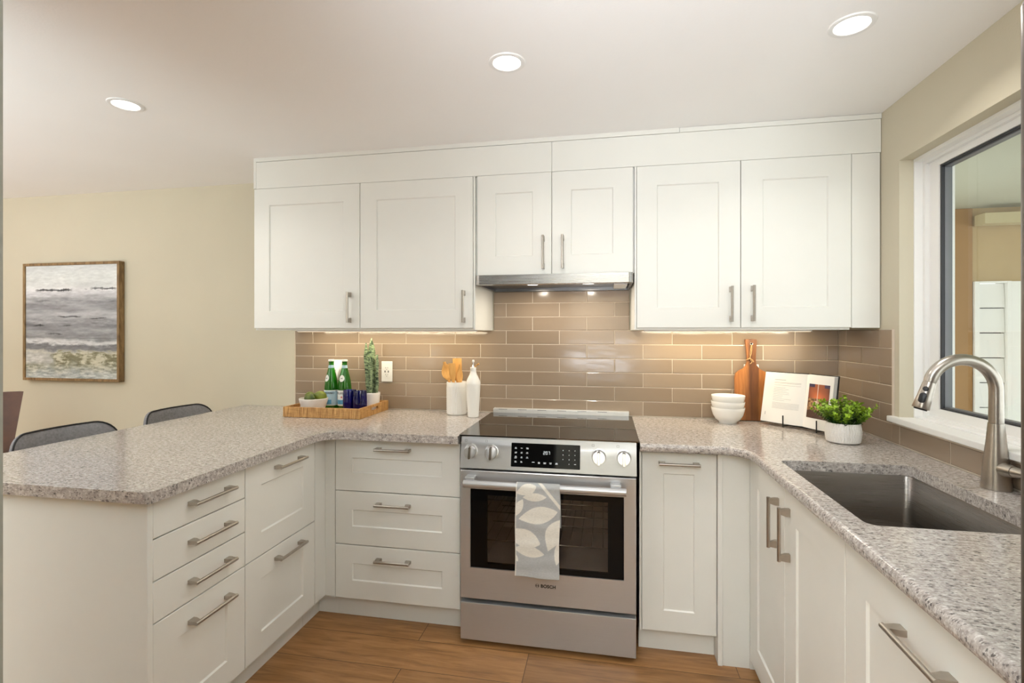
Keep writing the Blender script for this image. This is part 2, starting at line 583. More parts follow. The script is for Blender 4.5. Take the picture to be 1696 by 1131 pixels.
def text_bm(s, size, f, spacing=1.0, thick=0.0006, offset=0.0, align='CENTER', shear=0.0):
    """letters as a thin solid; f maps (x, y, depth) to world"""
    cu = bpy.data.curves.new('txt', 'FONT')
    cu.body = s
    cu.size = size
    cu.align_x = align
    cu.align_y = 'CENTER'
    cu.space_character = spacing
    cu.offset = offset
    cu.resolution_u = 3
    ob = bpy.data.objects.new('txt', cu)
    COL.objects.link(ob)
    dg = bpy.context.evaluated_depsgraph_get()
    me = bpy.data.meshes.new_from_object(ob.evaluated_get(dg))
    bpy.data.objects.remove(ob)
    bpy.data.curves.remove(cu)
    bm = bmesh.new()
    bm.from_mesh(me)
    bpy.data.meshes.remove(me)
    r = bmesh.ops.extrude_face_region(bm, geom=bm.faces[:])
    for v in r['geom']:
        if isinstance(v, bmesh.types.BMVert): v.co.z += thick
    for v in bm.verts:
        v.co = Vector(f(v.co.x, v.co.y, v.co.z))
    return bm

def set_attr(o, name, fn):
    """colour attribute per vertex: a printed or natural pattern of the surface itself"""
    me = o.data
    a = me.color_attributes.new(name, 'FLOAT_COLOR', 'POINT')
    for i, v in enumerate(me.vertices):
        c = fn(v.co, i)
        a.data[i].color = (c[0], c[1], c[2], 1.0)

# ================================================================== THE ROOM
XL, YF_ROOM = -4.5, -5.5
struct('floor', B(XL - .1, WX + .1, YF_ROOM - .1, 0.1, -0.1, 0.0), M['floor'])
struct('ceiling', B(XL - .1, WX + .15, YF_ROOM - .1, 0.1, CEIL, CEIL + 0.1), M['ceil'])
struct('wall_back', B(XL - .1, WX + .15, 0.0, 0.12, 0, CEIL), M['wall'])
struct('wall_left', B(XL - .12, XL, YF_ROOM, 0, 0, CEIL), M['wall'])
struct('wall_front', B(XL - .12, WX + .15, YF_ROOM - .12, YF_ROOM, 0, CEIL), M['wall'])
struct('wall_entry', B(-0.60, 0.898, -2.70, -2.582, 0, CEIL, bev=0.006), M['entry_wall'])  # unseen leftward length chosen to shade the peninsula's end panel
# right wall with the window opening
OY0, OY1, OZ0, OZ1 = -1.86, -0.54, 1.005, 2.083
bm = bmesh.new()
box(bm, WX, WX + .17, OY1, 0, 0, CEIL)
box(bm, WX, WX + .17, YF_ROOM, OY0, 0, CEIL)
box(bm, WX, WX + .17, OY0, OY1, 0, OZ0)
box(bm, WX, WX + .17, OY0, OY1, OZ1, CEIL)
struct('wall_right', bm, M['wall'])
# window
def ring(bm, x0, x1, y0, y1, z0, z1, wl, wb, wt):
    box(bm, x0, x1, y0, y0 + wl, z0, z1)
    box(bm, x0, x1, y1 - wl, y1, z0, z1)
    box(bm, x0, x1, y0 + wl, y1 - wl, z0, z0 + wb)
    box(bm, x0, x1, y0 + wl, y1 - wl, z1 - wt, z1)
bm = bmesh.new()
ring(bm, 2.585, 2.64, OY0, OY1, 1.03, OZ1, 0.080, 0.048, 0.050)
ring(bm, 2.540, 2.590, OY0, OY1, 1.03, OZ1, 0.006, 0.004, 0.014)
ring(bm, 2.570, 2.590, OY0, OY1, 1.03, OZ1, 0.022, 0.014, 0.026)
win = struct('window_1', bm, M['white'])
bm = bmesh.new()
ring(bm, 2.590, 2.60, OY0 + .078, OY1 - .0795, 1.0775, OZ1 - .0495, 0.010, 0.006, 0.008)
obj('gasket', bm, M['gasket'], win)
bm = bmesh.new()
ring(bm, 2.600, 2.625, OY0 + .08, OY1 - .08, 1.078, OZ1 - .05, 0.011, 0.010, 0.012)
obj('sash', bm, M['spacer'], win)
obj('glass_pane', B(2.611, 2.616, OY0 + .084, OY1 - .084, 1.082, OZ1 - .054), M['pane'], win)
bm = B(2.462, 2.60, OY0 - .02, OY1 + 0.045, 1.006, 1.030, bev=0.004)
obj('window_sill', bm, M['white'], win)

# outside, seen through the window
bm = bmesh.new()
box(bm, 2.67, 6.5, -3.0, 1.55, 2.25, 2.33)
o = struct('porch_ceiling', bm, M['soffit'])
bm = bmesh.new()
box(bm, 3.83, 5.6, 1.08, 1.18, 2.118, 2.19)
tag(obj('porch_beam', bm, M['beam']), 'cream porch beam under the soffit outside the window', 'beam')
bm = bmesh.new()
for k in range(4):
    box(bm, 3.10 + k * 0.184, 3.10 + k * 0.184 + 0.180, 1.20, 1.30, 0, 2.25, bev=0.004)
old_ = set(bm.faces)
box(bm, 3.836, 4.9, 1.21, 1.31, 1.735, 2.25)
for f_ in bm.faces:
    if f_ not in old_: f_.material_index = 1
tag(obj('tan_wall', bm, None, mats=[M['cedar'], M['upper_wall']]), 'tan boarded house wall outside the window', 'wall')
bm = bmesh.new()
k = 0
while 1.72 - 0.174 * (k + 1) > -0.1:
    z0 = 1.72 - 0.174 * (k + 1)
    f_ = [bm.verts.new(p) for p in ((3.866, 1.206, z0 + .007), (4.03, 1.206, z0 + .007), (4.03, 1.216, z0 + .174), (3.866, 1.216, z0 + .174))]
    b_ = [bm.verts.new((v.co.x, 1.245, v.co.z)) for v in f_]
    bm.faces.new(f_)
    for q in range(4): bm.faces.new((f_[q], f_[(q + 1) % 4], b_[(q + 1) % 4], b_[q]))
    k += 1
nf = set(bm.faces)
box(bm, 3.866, 4.03, 1.2455, 1.30, 0, 1.72)  # dark backing in the gaps stands in for the shade under each lap
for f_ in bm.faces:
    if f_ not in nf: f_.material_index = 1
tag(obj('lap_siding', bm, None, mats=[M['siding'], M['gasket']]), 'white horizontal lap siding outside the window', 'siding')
bm = bmesh.new()
box(bm, 3.836, 3.864, 1.185, 1.30, 0, 1.735)
box(bm, 4.032, 4.056, 1.185, 1.30, 0, 1.735)
box(bm, 3.866, 4.030, 1.185, 1.215, 1.722, 1.735)
tag(obj('siding_trim', bm, M['siding']), 'narrow white trim boards framing the lap siding outside', 'trim')
tag(obj('white_panel', B(4.06, 4.9, 1.19, 1.30, 0, 1.733), M['siding']), 'plain white panel right of the lap siding outside', 'panel')  # plain white panel closing off the view beyond the siding
o = struct('ground', B(2.67, 8, -5, 5, -0.3, -0.15), M['patio'])

# ------------------------------------------------------------------ tiled backsplash (individual tiles cut into one skin)
TP, TL = 0.0785, 0.3075
ZA = 1.311
X0T = -0.339
def tiles(name, spans, fmap, u_origin, parity_fn):
    """spans: list of (u0,u1,z0,z1) areas"""
    bm = bmesh.new()
    tl = bm.verts.layers.float.new('tint')
    g = 0.0016
    def put(u0, u1, z0, z1):
        if u1 - u0 < 0.006 or z1 - z0 < 0.006: return
        s = random.random()
        tu, tz = random.uniform(-1, 1) * 0.0007, random.uniform(-1, 1) * 0.0004
        e, w0, w1 = 0.0022, 0.0050, 0.0062
        um, zm = (u0 + u1) / 2, (z0 + z1) / 2
        def W(u, z): return w1 + tu * (u - um) / 0.15 + tz * (z - zm) / 0.04
        a = [(u0, z0), (u1, z0), (u1, z1), (u0, z1)]
        b = [(u0 + e, z0 + e), (u1 - e, z0 + e), (u1 - e, z1 - e), (u0 + e, z1 - e)]
        va = [bm.verts.new(fmap(u, z, 0.002)) for u, z in a]
        vb = [bm.verts.new(fmap(u, z, w0)) for u, z in a]
        vc = [bm.verts.new(fmap(u, z, W(u, z))) for u, z in b]
        for v in va + vb + vc: v[tl] = s
        for k in range(4):
            k2 = (k + 1) % 4
            bm.faces.new((va[k], va[k2], vb[k2], vb[k]))
            bm.faces.new((vb[k], vb[k2], vc[k2], vc[k]))
        bm.faces.new(vc)
    for (u0, u1, z0, z1) in spans:
        j0 = math.floor((z0 - ZA) / TP + 1e-4)
        j1 = math.ceil((z1 - ZA) / TP - 1e-4)
        for j in range(j0, j1):
            za, zb = ZA + j * TP, ZA + (j + 1) * TP
            ph = u_origin + parity_fn(j) * TL / 2
            k = math.floor((u0 - ph) / TL)
            while ph + k * TL < u1:
                a, b = ph + k * TL, ph + (k + 1) * TL
                ca, cb = max(a, u0), min(b, u1)
                cza, czb = max(za, z0), min(zb, z1)
                put(ca + (g if ca == a else 0), cb - (g if cb == b else 0),
                    cza + (g if cza == za else 0), czb - (g if czb == zb else 0))
                k += 1
    return bm
YT = -0.0065     # finished tile face
ZC = 0.914
bm = tiles('t', [(-0.612, 2.481, ZC + 0.004, 1.3895), (0.664, 1.432, 1.3895, 1.612)], lambda u, z, w: (u, -w, z), X0T,
           lambda j: 0 if j % 2 else 1)
tb = struct('trim_1', bm, M['tile'], smooth=False)
bm = B(-0.614, 2.4875, -0.0042, -0.0004, ZC + 0.001, 1.3895)
box(bm, 0.664, 1.432, -0.0042, -0.0004, 1.3900, 1.612)
struct('grout', bm, M['grout'], tb)
bm = tiles('t', [(0.0065, 0.499, ZC + 0.004, 1.389), (0.499, 2.12, ZC + 0.004, 1.004)], lambda u, z, w: (WX - w, -u, z), 0.0917,
           lambda j: 0 if j % 2 == 0 else 1)
tr = struct('trim_2', bm, M['tile'], smooth=False)
bm = B(WX - 0.0042, WX - 0.0004, -0.499, -0.0065, ZC + 0.001, 1.389)
box(bm, WX - 0.0042, WX - 0.0004, -2.12, -0.4995, ZC + 0.001, 1.004)
struct('grout', bm, M['grout'], tr)
bm = B(WX - 0.0075, WX - 0.0004, -0.507, -0.5005, 1.031, 1.392)
struct('trim_3', bm, M['grout'])
struct('trim_4', B(-0.619, -0.6145, -0.0075, -0.0004, ZC + 0.001, 1.389), M['grout'])

# ================================================================== CABINETS
def fback(y):  return lambda u, v, w: (u, y - w, v)
def fpen(x):   return lambda u, v, w: (x + w, u, v)
def fright(x): return lambda u, v, w: (x - w, u, v)
TH = 0.019
def front(f, u0, u1, v0, v1, frame=0.09, flat=False):
    """shaker (or slab) front; f's w=0 is the back of the front, w=TH its face"""
    bm = bmesh.new()
    e = 0.0016
    def rect(i, w):
        return [bm.verts.new(f(u, v, w)) for u, v in ((u0 + i, v0 + i), (u1 - i, v0 + i), (u1 - i, v1 - i), (u0 + i, v1 - i))]
    loops = [rect(0, 0), rect(0, TH - e), rect(e, TH)]
    if not flat:
        loops += [rect(frame, TH), rect(frame + 0.0045, TH - 0.0060)]
    bm.faces.new(loops[0])
    for a, b in zip(loops, loops[1:]):
        for k in range(4):
            bm.faces.new((a[k], a[(k + 1) % 4], b[(k + 1) % 4], b[k]))
    bm.faces.new(loops[-1])
    return bm
def pull(f, u, v, parent, axis='u', L=0.172):
    """bar pull: round bar on two flat feet; (u,v) its centre"""
    bm = bmesh.new()
    def g(a, b, w):
        return f(u + a, v + b, w) if axis == 'u' else f(u + b, v + a, w)
    h = L / 2
    tube(bm, [g(-h, 0, 0.0325 + TH), g(h, 0, 0.0325 + TH)], 0.0060, 14)
    for s in (-1, 1):
        a0, a1 = s * h - s * 0.001, s * (h - 0.026)
        lo = [(a0, -0.0065), (a1, -0.0065), (a1, 0.0065), (a0, 0.0065)]
        b0, b1 = s * h - s * 0.004, s * (h - 0.019)
        hi = [(b0, -0.005), (b1, -0.005), (b1, 0.005), (b0, 0.005)]
        A = [bm.verts.new(g(a, b, TH + 0.0002)) for a, b in lo]
        C2 = [bm.verts.new(g(a, b, TH + 0.012)) for a, b in lo]
        D = [bm.verts.new(g(a, b, TH + 0.0335)) for a, b in hi]
        bm.faces.new(A); bm.faces.new(D)
        for P_, Q_ in ((A, C2), (C2, D)):
            for k in range(4):
                bm.faces.new((P_[k], P_[(k + 1) % 4], Q_[(k + 1) % 4], Q_[k]))
    return obj('handle', bm, M['nickel'], parent, angle=40)

CT = 0.8785        # top of carcasses
YB = -0.6265       # back-run carcass face; fronts reach -0.6455
FT, FB = 0.868, 0.110
# --- three-drawer base cabinet left of the range
fb = fback(YB)
c = thing('base_cabinet', 'white base cabinet of three shaker drawers left of the range', 'cabinet', (0.34, -0.32, 0), 'base cabinets')
bm = B(0.012, 0.652, YB, -0.002, 0.105, CT)
box(bm, 0.012, 0.026, YB - TH, YB, 0.105, CT)
obj('carcass', bm, M['cab'], c)
for v0, v1, pv in ((0.624, FT, 0.830), (0.368, 0.620, 0.570), (FB, 0.364, 0.308)):
    d = obj('drawer', front(fb, 0.029, 0.650, v0, v1, 0.086), M['cab'], c)
    pull(fb, 0.327, pv, d)
obj('toe_kick', B(0.012, 0.652, -0.590, -0.575, 0.0, 0.105), M['cab'], c)
# --- corner unit between peninsula and back run
c = thing('corner_cabinet', 'blank white corner unit where the peninsula meets the back run', 'cabinet', (-0.32, -0.36, 0), 'base cabinets')
XPC = -0.046       # peninsula carcass face; fronts reach -0.027
bm = B(-0.64, XPC, -0.729, -0.002, 0.105, CT)
box(bm, XPC, 0.010, YB + .004, -0.002, 0.105, CT)
obj('carcass', bm, M['cab'], c)
obj('filler_panel', B(XPC, -0.028, -0.728, -0.640, FB, CT), M['cab'], c)
obj('filler_panel', B(-0.0275, 0.0115, -0.640, YB + .003, FB, CT), M['cab'], c)
bm = B(-0.105, -0.090, -0.729, -0.576, 0.0, 0.105)
box(bm, -0.090, 0.0115, -0.590, -0.575, 0.0, 0.105)
obj('toe_kick', bm, M['cab'], c)
# --- peninsula units
fp = fpen(XPC)
c = thing('base_cabinet', 'white peninsula cabinet of two deep drawers next to the corner', 'cabinet', (-0.34, -0.96, 0), 'base cabinets')
obj('carcass', B(-0.64, XPC, -1.1885, -0.7305, 0.105, CT), M['cab'], c)
for v0, v1, pv in ((0.503, FT, 0.826), (0.112, 0.499, 0.452)):
    d = obj('drawer', front(fp, -1.187, -0.7315, v0, v1, 0.088), M['cab'], c)
    pull(fp, -0.93, pv, d, L=0.185)
obj('toe_kick', B(-0.105, -0.090, -1.1885, -0.7305, 0.0, 0.105), M['cab'], c)
c = thing('base_cabinet', 'white four-drawer cabinet at the open end of the peninsula', 'cabinet', (-0.34, -1.38, 0), 'base cabinets')
obj('carcass', B(-0.64, XPC, -1.5805, -1.1895, 0.105, CT), M['cab'], c)
for v0, v1, pv, fl in ((0.758, FT, 0.822, 1), (0.630, 0.754, 0.696, 1), (0.503, 0.626, 0.567, 1), (0.112, 0.499, 0.436, 0)):
    d = obj('drawer', front(fp, -1.5795, -1.1905, v0, v1, 0.088, bool(fl)), M['cab'], c)
    pull(fp, -1.362, pv, d, L=0.185)
obj('toe_kick', B(-0.105, -0.090, -1.5805, -1.1895, 0.0, 0.105), M['cab'], c)
obj('end_panel', B(-0.66, -0.026, -1.600, -1.5815, 0.0, CT, bev=0.001), M['cab'], c)
o = tag(obj('back_panel', B(-0.66, -0.642, -1.5810, -0.002, 0.0, CT), M['cab']), 'white panel behind the peninsula cabinets facing the stools', 'panel')

# --- narrow cabinet right of the range
c = thing('base_cabinet', 'narrow white cabinet with one tall drawer front right of the range', 'cabinet', (1.61, -0.32, 0), 'base cabinets')
bm = B(1.446, 1.759, YB, -0.002, 0.105, CT)
box(bm, 1.446, 1.4535, YB - TH, YB, 0.105, CT)
obj('carcass', bm, M['cab'], c)
d = obj('drawer', front(fb, 1.4565, 1.7585, FB, FT, 0.088), M['cab'], c)
pull(fb, 1.607, 0.826, d, L=0.165)
obj('toe_kick', B(1.446, 1.759, -0.590, -0.575, 0.0, 0.105), M['cab'], c)
obj('cover_panel', B(1.7605, 1.778, -0.660, -0.002, 0.0, CT, bev=0.001), M['cab'], c)
# --- corner filler and the sink cabinet
XRC = 1.904
fr = fright(XRC)
c = thing('corner_cabinet', 'tall blank white filler in the corner beside the sink cabinet', 'cabinet', (2.12, -0.33, 0), 'base cabinets')
obj('filler_panel', B(1.7785, 1.884, -0.655, -0.637, 0.0, CT), M['cab'], c)
obj('carcass', B(1.7785, 2.47, -0.636, -0.02, 0.0, CT), M['cab'], c)
c = thing('sink_cabinet', 'white two-door cabinet under the sink', 'cabinet', (2.19, -1.08, 0), 'base cabinets')
bm = bmesh.new()
box(bm, XRC, 2.48, -0.655, -0.638, 0.03, CT)
box(bm, XRC, 2.48, -1.536, -1.520, 0.03, CT)
box(bm, XRC, 2.48, -1.520, -0.655, 0.03, 0.05)
box(bm, 2.465, 2.48, -1.520, -0.655, 0.05, CT)
box(bm, XRC, XRC + .012, -1.520, -0.655, 0.80, CT)
obj('carcass', bm, M['cab'], c)
obj('filler_panel', B(1.8845, XRC, -0.659, -0.638, 0.0, CT), M['cab'], c)
for u0, u1, pu in ((-1.063, -0.661, -1.004), (-1.491, -1.067, -1.112)):
    d = obj('door', front(fr, u0, u1, 0.040, FT, 0.098), M['cab'], c)
    pull(fr, pu, 0.727, d, axis='v')
obj('toe_kick', B(1.945, 1.96, -1.493, -0.655, 0.0, 0.03), M['cab'], c)
# --- panelled unit at the near end of the sink run
c = thing('base_cabinet', 'white cabinet with a wide horizontal pull nearest the camera, right of the sink doors', 'cabinet', (2.19, -1.81, 0), 'base cabinets')
obj('carcass', B(XRC, 2.48, -2.128, -1.5365, 0.03, CT), M['cab'], c)
d = obj('drawer', front(fr, -2.127, -1.495, 0.040, FT, 0.098), M['cab'], c)
pull(fr, -1.813, 0.787, d, L=0.172)
obj('toe_kick', B(1.945, 1.96, -2.128, -1.4945, 0.0, 0.03), M['cab'], c)
obj('end_panel', B(1.885, 2.48, -2.147, -2.129, 0.0, CT), M['cab'], c)

# ------------------------------------------------------------------ worktops
CB = 0.8790
def fillet(poly, radii, n=10):
    out = []
    N = len(poly)
    for i, (p, r) in enumerate(zip(poly, radii)):
        p = Vector(p)
        if r <= 0:
            out.append(tuple(p)); continue
        a, b = Vector(poly[i - 1]), Vector(poly[(i + 1) % N])
        da, db = (a - p).normalized(), (b - p).normalized()
        ang = da.angle(db)
        tl = r / math.tan(ang / 2)
        cdir = (da + db).normalized()
        c = p + cdir * (r / math.sin(ang / 2))
        s, e = p + da * tl, p + db * tl
        a0 = math.atan2(s.y - c.y, s.x - c.x)
        a1 = math.atan2(e.y - c.y, e.x - c.x)
        d = a1 - a0
        while d > PI: d -= 2 * PI
        while d < -PI: d += 2 * PI
        for k in range(n + 1):
            out.append((c.x + r * math.cos(a0 + d * k / n), c.y + r * math.sin(a0 + d * k / n)))
    return out
def slab(outer, soft, hole=None, z0=CB, z1=ZC, r=0.014):
    """worktop with bullnose on the edges whose midpoint satisfies soft()"""
    bm = bmesh.new()
    def loop(pts):
        vs = [bm.verts.new((x, y, z1)) for x, y in pts]
        return [bm.edges.new((vs[k], vs[(k + 1) % len(vs)])) for k in range(len(vs))]
    es = loop(outer)
    if hole: es += loop(hole)
    bmesh.ops.triangle_fill(bm, use_beauty=True, use_dissolve=False, edges=es)
    r0 = bmesh.ops.extrude_face_region(bm, geom=bm.faces[:])
    for v in r0['geom']:
        if isinstance(v, bmesh.types.BMVert): v.co.z = z0
    bm.normal_update()
    bmesh.ops.recalc_face_normals(bm, faces=bm.faces)
    sel = []
    for e in bm.edges:
        if len(e.link_faces) != 2: continue
        n1, n2 = e.link_faces[0].normal, e.link_faces[1].normal
        if abs(n1.z) > .9 and abs(n2.z) > .9: continue
        if abs(e.verts[0].co.z - e.verts[1].co.z) > 1e-5: continue
        m = (e.verts[0].co + e.verts[1].co) / 2
        if soft(m.x, m.y): sel.append(e)
    bmesh.ops.bevel(bm, geom=sel, offset=r, segments=5, affect='EDGES', profile=0.5, clamp_overlap=True)
    return bm
polyL = fillet([(0.655, -0.0065), (-0.970, -0.0065), (-0.970, -1.628), (0.008, -1.628), (0.008, -0.702), (0.655, -0.702)],
               [0, 0, 0.03, 0.020, 0.085, 0])
bm = slab(polyL, lambda x, y: not (y > -0.01 or (x > 0.654)))
o = tag(obj('worktop', bm, M['stone'], angle=50), 'long speckled stone worktop covering the peninsula and left of the range', 'countertop', 'stone worktops')
SX0, SX1, SY0, SY1 = 1.925, 2.345, -1.515, -0.885
hole = rrect(SX0, SX1, SY0, SY1, 0.028, 6)
polyR = fillet([(1.4455, -0.0065), (1.4455, -0.702), (1.857, -0.702), (1.857, -2.149), (2.4815, -2.149), (2.4815, -0.0065)],
               [0, 0, 0.10, 0.0, 0, 0])
bm = slab(polyR, lambda x, y: (x < 2.40 and y < -0.5 and y > -2.14 and x > 1.447) and not (SX0 - .01 < x < SX1 + .01 and SY0 - .01 < y < SY1 + .01), hole)
o = tag(obj('worktop', bm, M['stone'], angle=50), 'speckled stone worktop around the sink and right of the range', 'countertop', 'stone worktops')

# sink
c = thing('sink', 'stainless steel undermount sink below the window', 'sink', (2.135, -1.2, 0.66))
def rz(i, z, r): return [(x, y, z) for x, y in rrect(SX0 + i, SX1 - i, SY0 + i, SY1 - i, r, 6)]
bm = bmesh.new()
loft(bm, [rz(-0.018, 0.8775, 0.03), rz(-0.003, 0.8775, 0.026), rz(-0.002, 0.8755, 0.026), rz(0.002, 0.70, 0.024), rz(0.006, 0.680, 0.024), rz(0.022, 0.668, 0.02), rz(0.05, 0.664, 0.02)], cap=False)
bm.faces.new([v for v in bm.verts][-28:])
obj('bowl', bm, M['sink_steel'], c, angle=50)
bm = bmesh.new()
lathe(bm, [(0, 0.6662), (0.03, 0.6662), (0.044, 0.668), (0.05, 0.6655)], (2.15, -1.2, 0))
obj('drain', bm, M['chrome'], c)

# faucet
FX, FY = 2.4435, -1.13
c = thing('faucet', 'brushed nickel pull-down kitchen faucet behind the sink', 'faucet', (FX, FY, ZC + .0005))
bm = bmesh.new()
lathe(bm, [(0, 0.0), (0.0355, 0.0), (0.0360, 0.004), (0.0345, 0.02), (0.0300, 0.075), (0.0235, 0.14), (0.0190, 0.194), (0, 0.194)], (FX, FY, ZC + .0005), 40)
obj('body', bm, M['nickel'], c)
pts = [(FX, FY, ZC + .195), (FX, FY, ZC + .27)]
R1 = 0.088
cx0, cz0 = FX - R1, ZC + .292
for k in range(0, 23):
    a = PI * 0.925 * k / 22
    pts.append((cx0 + R1 * math.cos(a), FY, cz0 + R1 * 1.02 * math.sin(a)))
bm = bmesh.new()
tube(bm, pts, [0.0178] + [0.0172] * (len(pts) - 2) + [0.0158], 24)
obj('spout', bm, M['nickel'], c)
p0 = Vector(pts[-1])
dr = (Vector(pts[-1]) - Vector(pts[-2])).normalized()
dr = dr.normalized()
def hp(d): return p0 + dr * d
bm = bmesh.new()
tube(bm, [hp(0.0008), hp(0.012), hp(0.05), hp(0.082), hp(0.084)], [0.0163, 0.0170, 0.0196, 0.0222, 0.0212], 24)
sh = obj('spray_head', bm, M['nickel'], c)
bm = bmesh.new()
tube(bm, [hp(0.0842), hp(0.088)], [0.0175, 0.0165], 20)
obj('nozzle', bm, M['black'], sh)
# buttons face the camera side / front of the head
sd = Vector((-0.62, -0.70, 0.0))
sd = (sd - dr * sd.dot(dr)).normalized()
cr = dr.cross(sd)
def button(d0, d1, w, n=20):
    bm = bmesh.new()
    lo, hi, tp = [], [], []
    for x, y in rrect(d0, d1, -w, w, min(w, (d1 - d0) / 2) * .98, 5):
        rad = 0.0164 + 0.0058 * (x / 0.082)
        lo.append(hp(x) + cr * y + sd * (rad - 0.006))
        hi.append(hp(x) + cr * y + sd * (rad + 0.0012))
        xm = (d0 + d1) / 2
        tp.append(hp(xm + (x - xm) * .75) + cr * y * .7 + sd * (rad + 0.0028))
    loft(bm, [lo, hi, tp])
    return bm
obj('button', button(0.016, 0.031, 0.0075), M['black'], sh)
obj('button', button(0.036, 0.068, 0.0090), M['black'], sh)
bm = bmesh.new()
hz = ZC + 0.062
hd = Vector((0.10, -0.99, 0.05)).normalized()
h0 = Vector((FX, FY, hz))
tube(bm, [h0 + hd * 0.012, h0 + hd * .030, h0 + hd * 0.060], [0.0205, 0.0200, 0.0165], 24)
obj('valve_hub', bm, M['nickel'], c)
bm = bmesh.new()
tube(bm, [h0 + hd * 0.0612, h0 + hd * 0.068, h0 + hd * .085, h0 + hd * .16], [0.0158, 0.0155, 0.0115, 0.0085], 20)
obj('lever', bm, M['nickel'], c)

# ================================================================== WALL CABINETS
YU = -0.386
fu = fback(YU)
UT, UB = 2.1652, 1.4005
def upper(label, x0, x1, z0, doors, loc, extra=None):
    c = thing('wall_cabinet', label, 'cabinet', loc, 'wall cabinets')
    bm = B(x0, x1, YU, -0.0075, z0, 2.1660)
    obj('carcass', bm, M['cab'], c)
    for (u0, u1, v0, pu, pv) in doors:
        d = obj('door', front(fu, u0, u1, v0, UT, 0.092), M['cab'], c)
        pull(fu, pu, pv, d, axis='v', L=0.162)
    return c
c = upper('white two-door wall cabinet left of the range hood', -0.600, 0.6575, 1.3905,
          [(-0.597, 0.0285, UB, -0.025, 1.510), (0.0315, 0.6455, UB, 0.600, 1.509)], (0.03, -0.2, 1.39))
obj('side_strip', B(0.6485, 0.6575, YU - TH, YU, 1.3905, 2.165), M['cab'], c)
c = upper('short white two-door wall cabinet above the range hood', 0.6585, 1.4375, 1.6625,
          [(0.6685, 1.0425, 1.6635, 1.003, 1.770), (1.0455, 1.4315, 1.6635, 1.098, 1.770)], (1.05, -0.2, 1.66))
c = upper('white two-door wall cabinet right of the range hood', 1.4385, 2.3695, 1.3905,
          [(1.4485, 1.9105, UB, 1.868, 1.508), (1.9135, 2.3690, UB, 1.961, 1.510)], (1.9, -0.2, 1.39))
obj('side_strip', B(1.4385, 1.4465, YU - TH, YU, 1.3905, 2.165), M['cab'], c)
obj('filler_panel', B(2.3715, 2.483, YU - TH + .003, YU + .01, 1.3985, 2.165), M['cab'], c)
# fascia boards and crown above
struct('trim_5', B(-0.5840, 1.0435, YU - TH, YU, 2.1662, 2.3115), M['cab'])
struct('trim_6', B(1.0450, 2.4860, YU - TH, YU, 2.1662, 2.3115), M['cab'])
struct('trim_7', B(-0.6000, -0.5850, YU - TH, -0.0005, 2.1680, 2.3350), M['cab'])
bm = B(-0.5845, 1.642, YU - TH - .004, YU, 2.3130, 2.3348)
box(bm, 1.643, 2.4865, YU - TH - .005, YU, 2.3125, 2.3335)
struct('trim_8', bm, M['cab'])

# under-cabinet light strips
def strip(label, x0, x1):
    c = thing('light_strip', label, 'light', ((x0 + x1) / 2, -0.150, 1.375), 'under-cabinet light strips')
    obj('housing', B(x0, x1, -0.163, -0.137, 1.3835, 1.3902), M['plastic'], c)
    obj('diffuser', B(x0 + .005, x1 - .005, -0.160, -0.140, 1.3812, 1.3834), M['led'], c)
    area('strip_lamp', (0, 0, 0.0045), (math.radians(16), 0, 0), x1 - x0 - .02, 0.016, LED_POWER, (1.0, 0.87, 0.63), c)
strip('warm light strip under the wall cabinet left of the hood', -0.50, 0.60)
strip('warm light strip under the wall cabinet right of the hood', 1.50, 2.30)

# range hood
c = thing('range_hood', 'slim stainless steel range hood under the short wall cabinet', 'range hood', (1.045, -0.2, 1.61))
bm = bmesh.new()
poly = fillet([(0.667, -0.445), (1.431, -0.445), (1.431, -0.387), (0.667, -0.387)], [0.022, 0.022, 0, 0], 6)
prism(bm, poly, 1.6145, 1.6605)
obj('front_lip', bm, M['hood_steel'], c, angle=40)
bm = bmesh.new()
HX0, HX1 = 0.668, 1.430
box(bm, HX0, HX1, -0.386, -0.008, 1.630, 1.6615)
box(bm, HX0, HX0 + .012, -0.386, -0.008, 1.6135, 1.630)
box(bm, HX1 - .012, HX1, -0.386, -0.008, 1.6135, 1.630)
box(bm, HX0 + .012, HX1 - .012, -0.03, -0.008, 1.6125, 1.630)
obj('canopy', bm, M['hood_under'], c)
bm = B(HX1 - .085, HX1 - .02, -0.30, -0.05, 1.6175, 1.6295)
obj('switch_panel', bm, M['plastic'], c)
for x in (0.925, 1.215):
    bm = bmesh.new()
    lathe(bm, [(0, 1.6285), (0.030, 1.6285), (0.034, 1.6292)], (x, -0.25, 0), 28)
    obj('lamp', bm, M['lamp'], c)
    area('hood_lamp', (x - 1.045, -0.25 + .2, 1.6255 - 1.61), (0, 0, 0), 0.05, 0.05, 1.56, (1.0, 0.90, 0.75), c, 'DISK')

# ================================================================== RANGE
RX0, RX1 = 0.669, 1.431
RYF = -0.715
c = thing('range', 'stainless steel slide-in electric range with black glass cooktop', 'range', (1.05, -0.36, 0))
bm = bmesh.new()      # body shell with an open oven cavity
box(bm, RX0 + .002, 0.742, -0.672, -0.03, 0.03, 0.905)
box(bm, 1.358, RX1 - .002, -0.672, -0.03, 0.03, 0.905)
box(bm, 0.742, 1.358, -0.672, -0.03, 0.03, 0.30)
box(bm, 0.742, 1.358, -0.672, -0.03, 0.745, 0.905)
obj('body', bm, M['gap'], c)
bm = bmesh.new()
for (a, b) in (((0.7425, 0.746), (-0.67, -0.13)), ((1.354, 1.3575), (-0.67, -0.13)), ((0.746, 1.354), (-0.134, -0.13))):
    box(bm, a[0], a[1], b[0], b[1], 0.3005, 0.7445)
box(bm, 0.746, 1.354, -0.67, -0.134, 0.3005, 0.304)
box(bm, 0.746, 1.354, -0.67, -0.134, 0.741, 0.7445)
obj('oven_cavity', bm, M['cavity'], c)
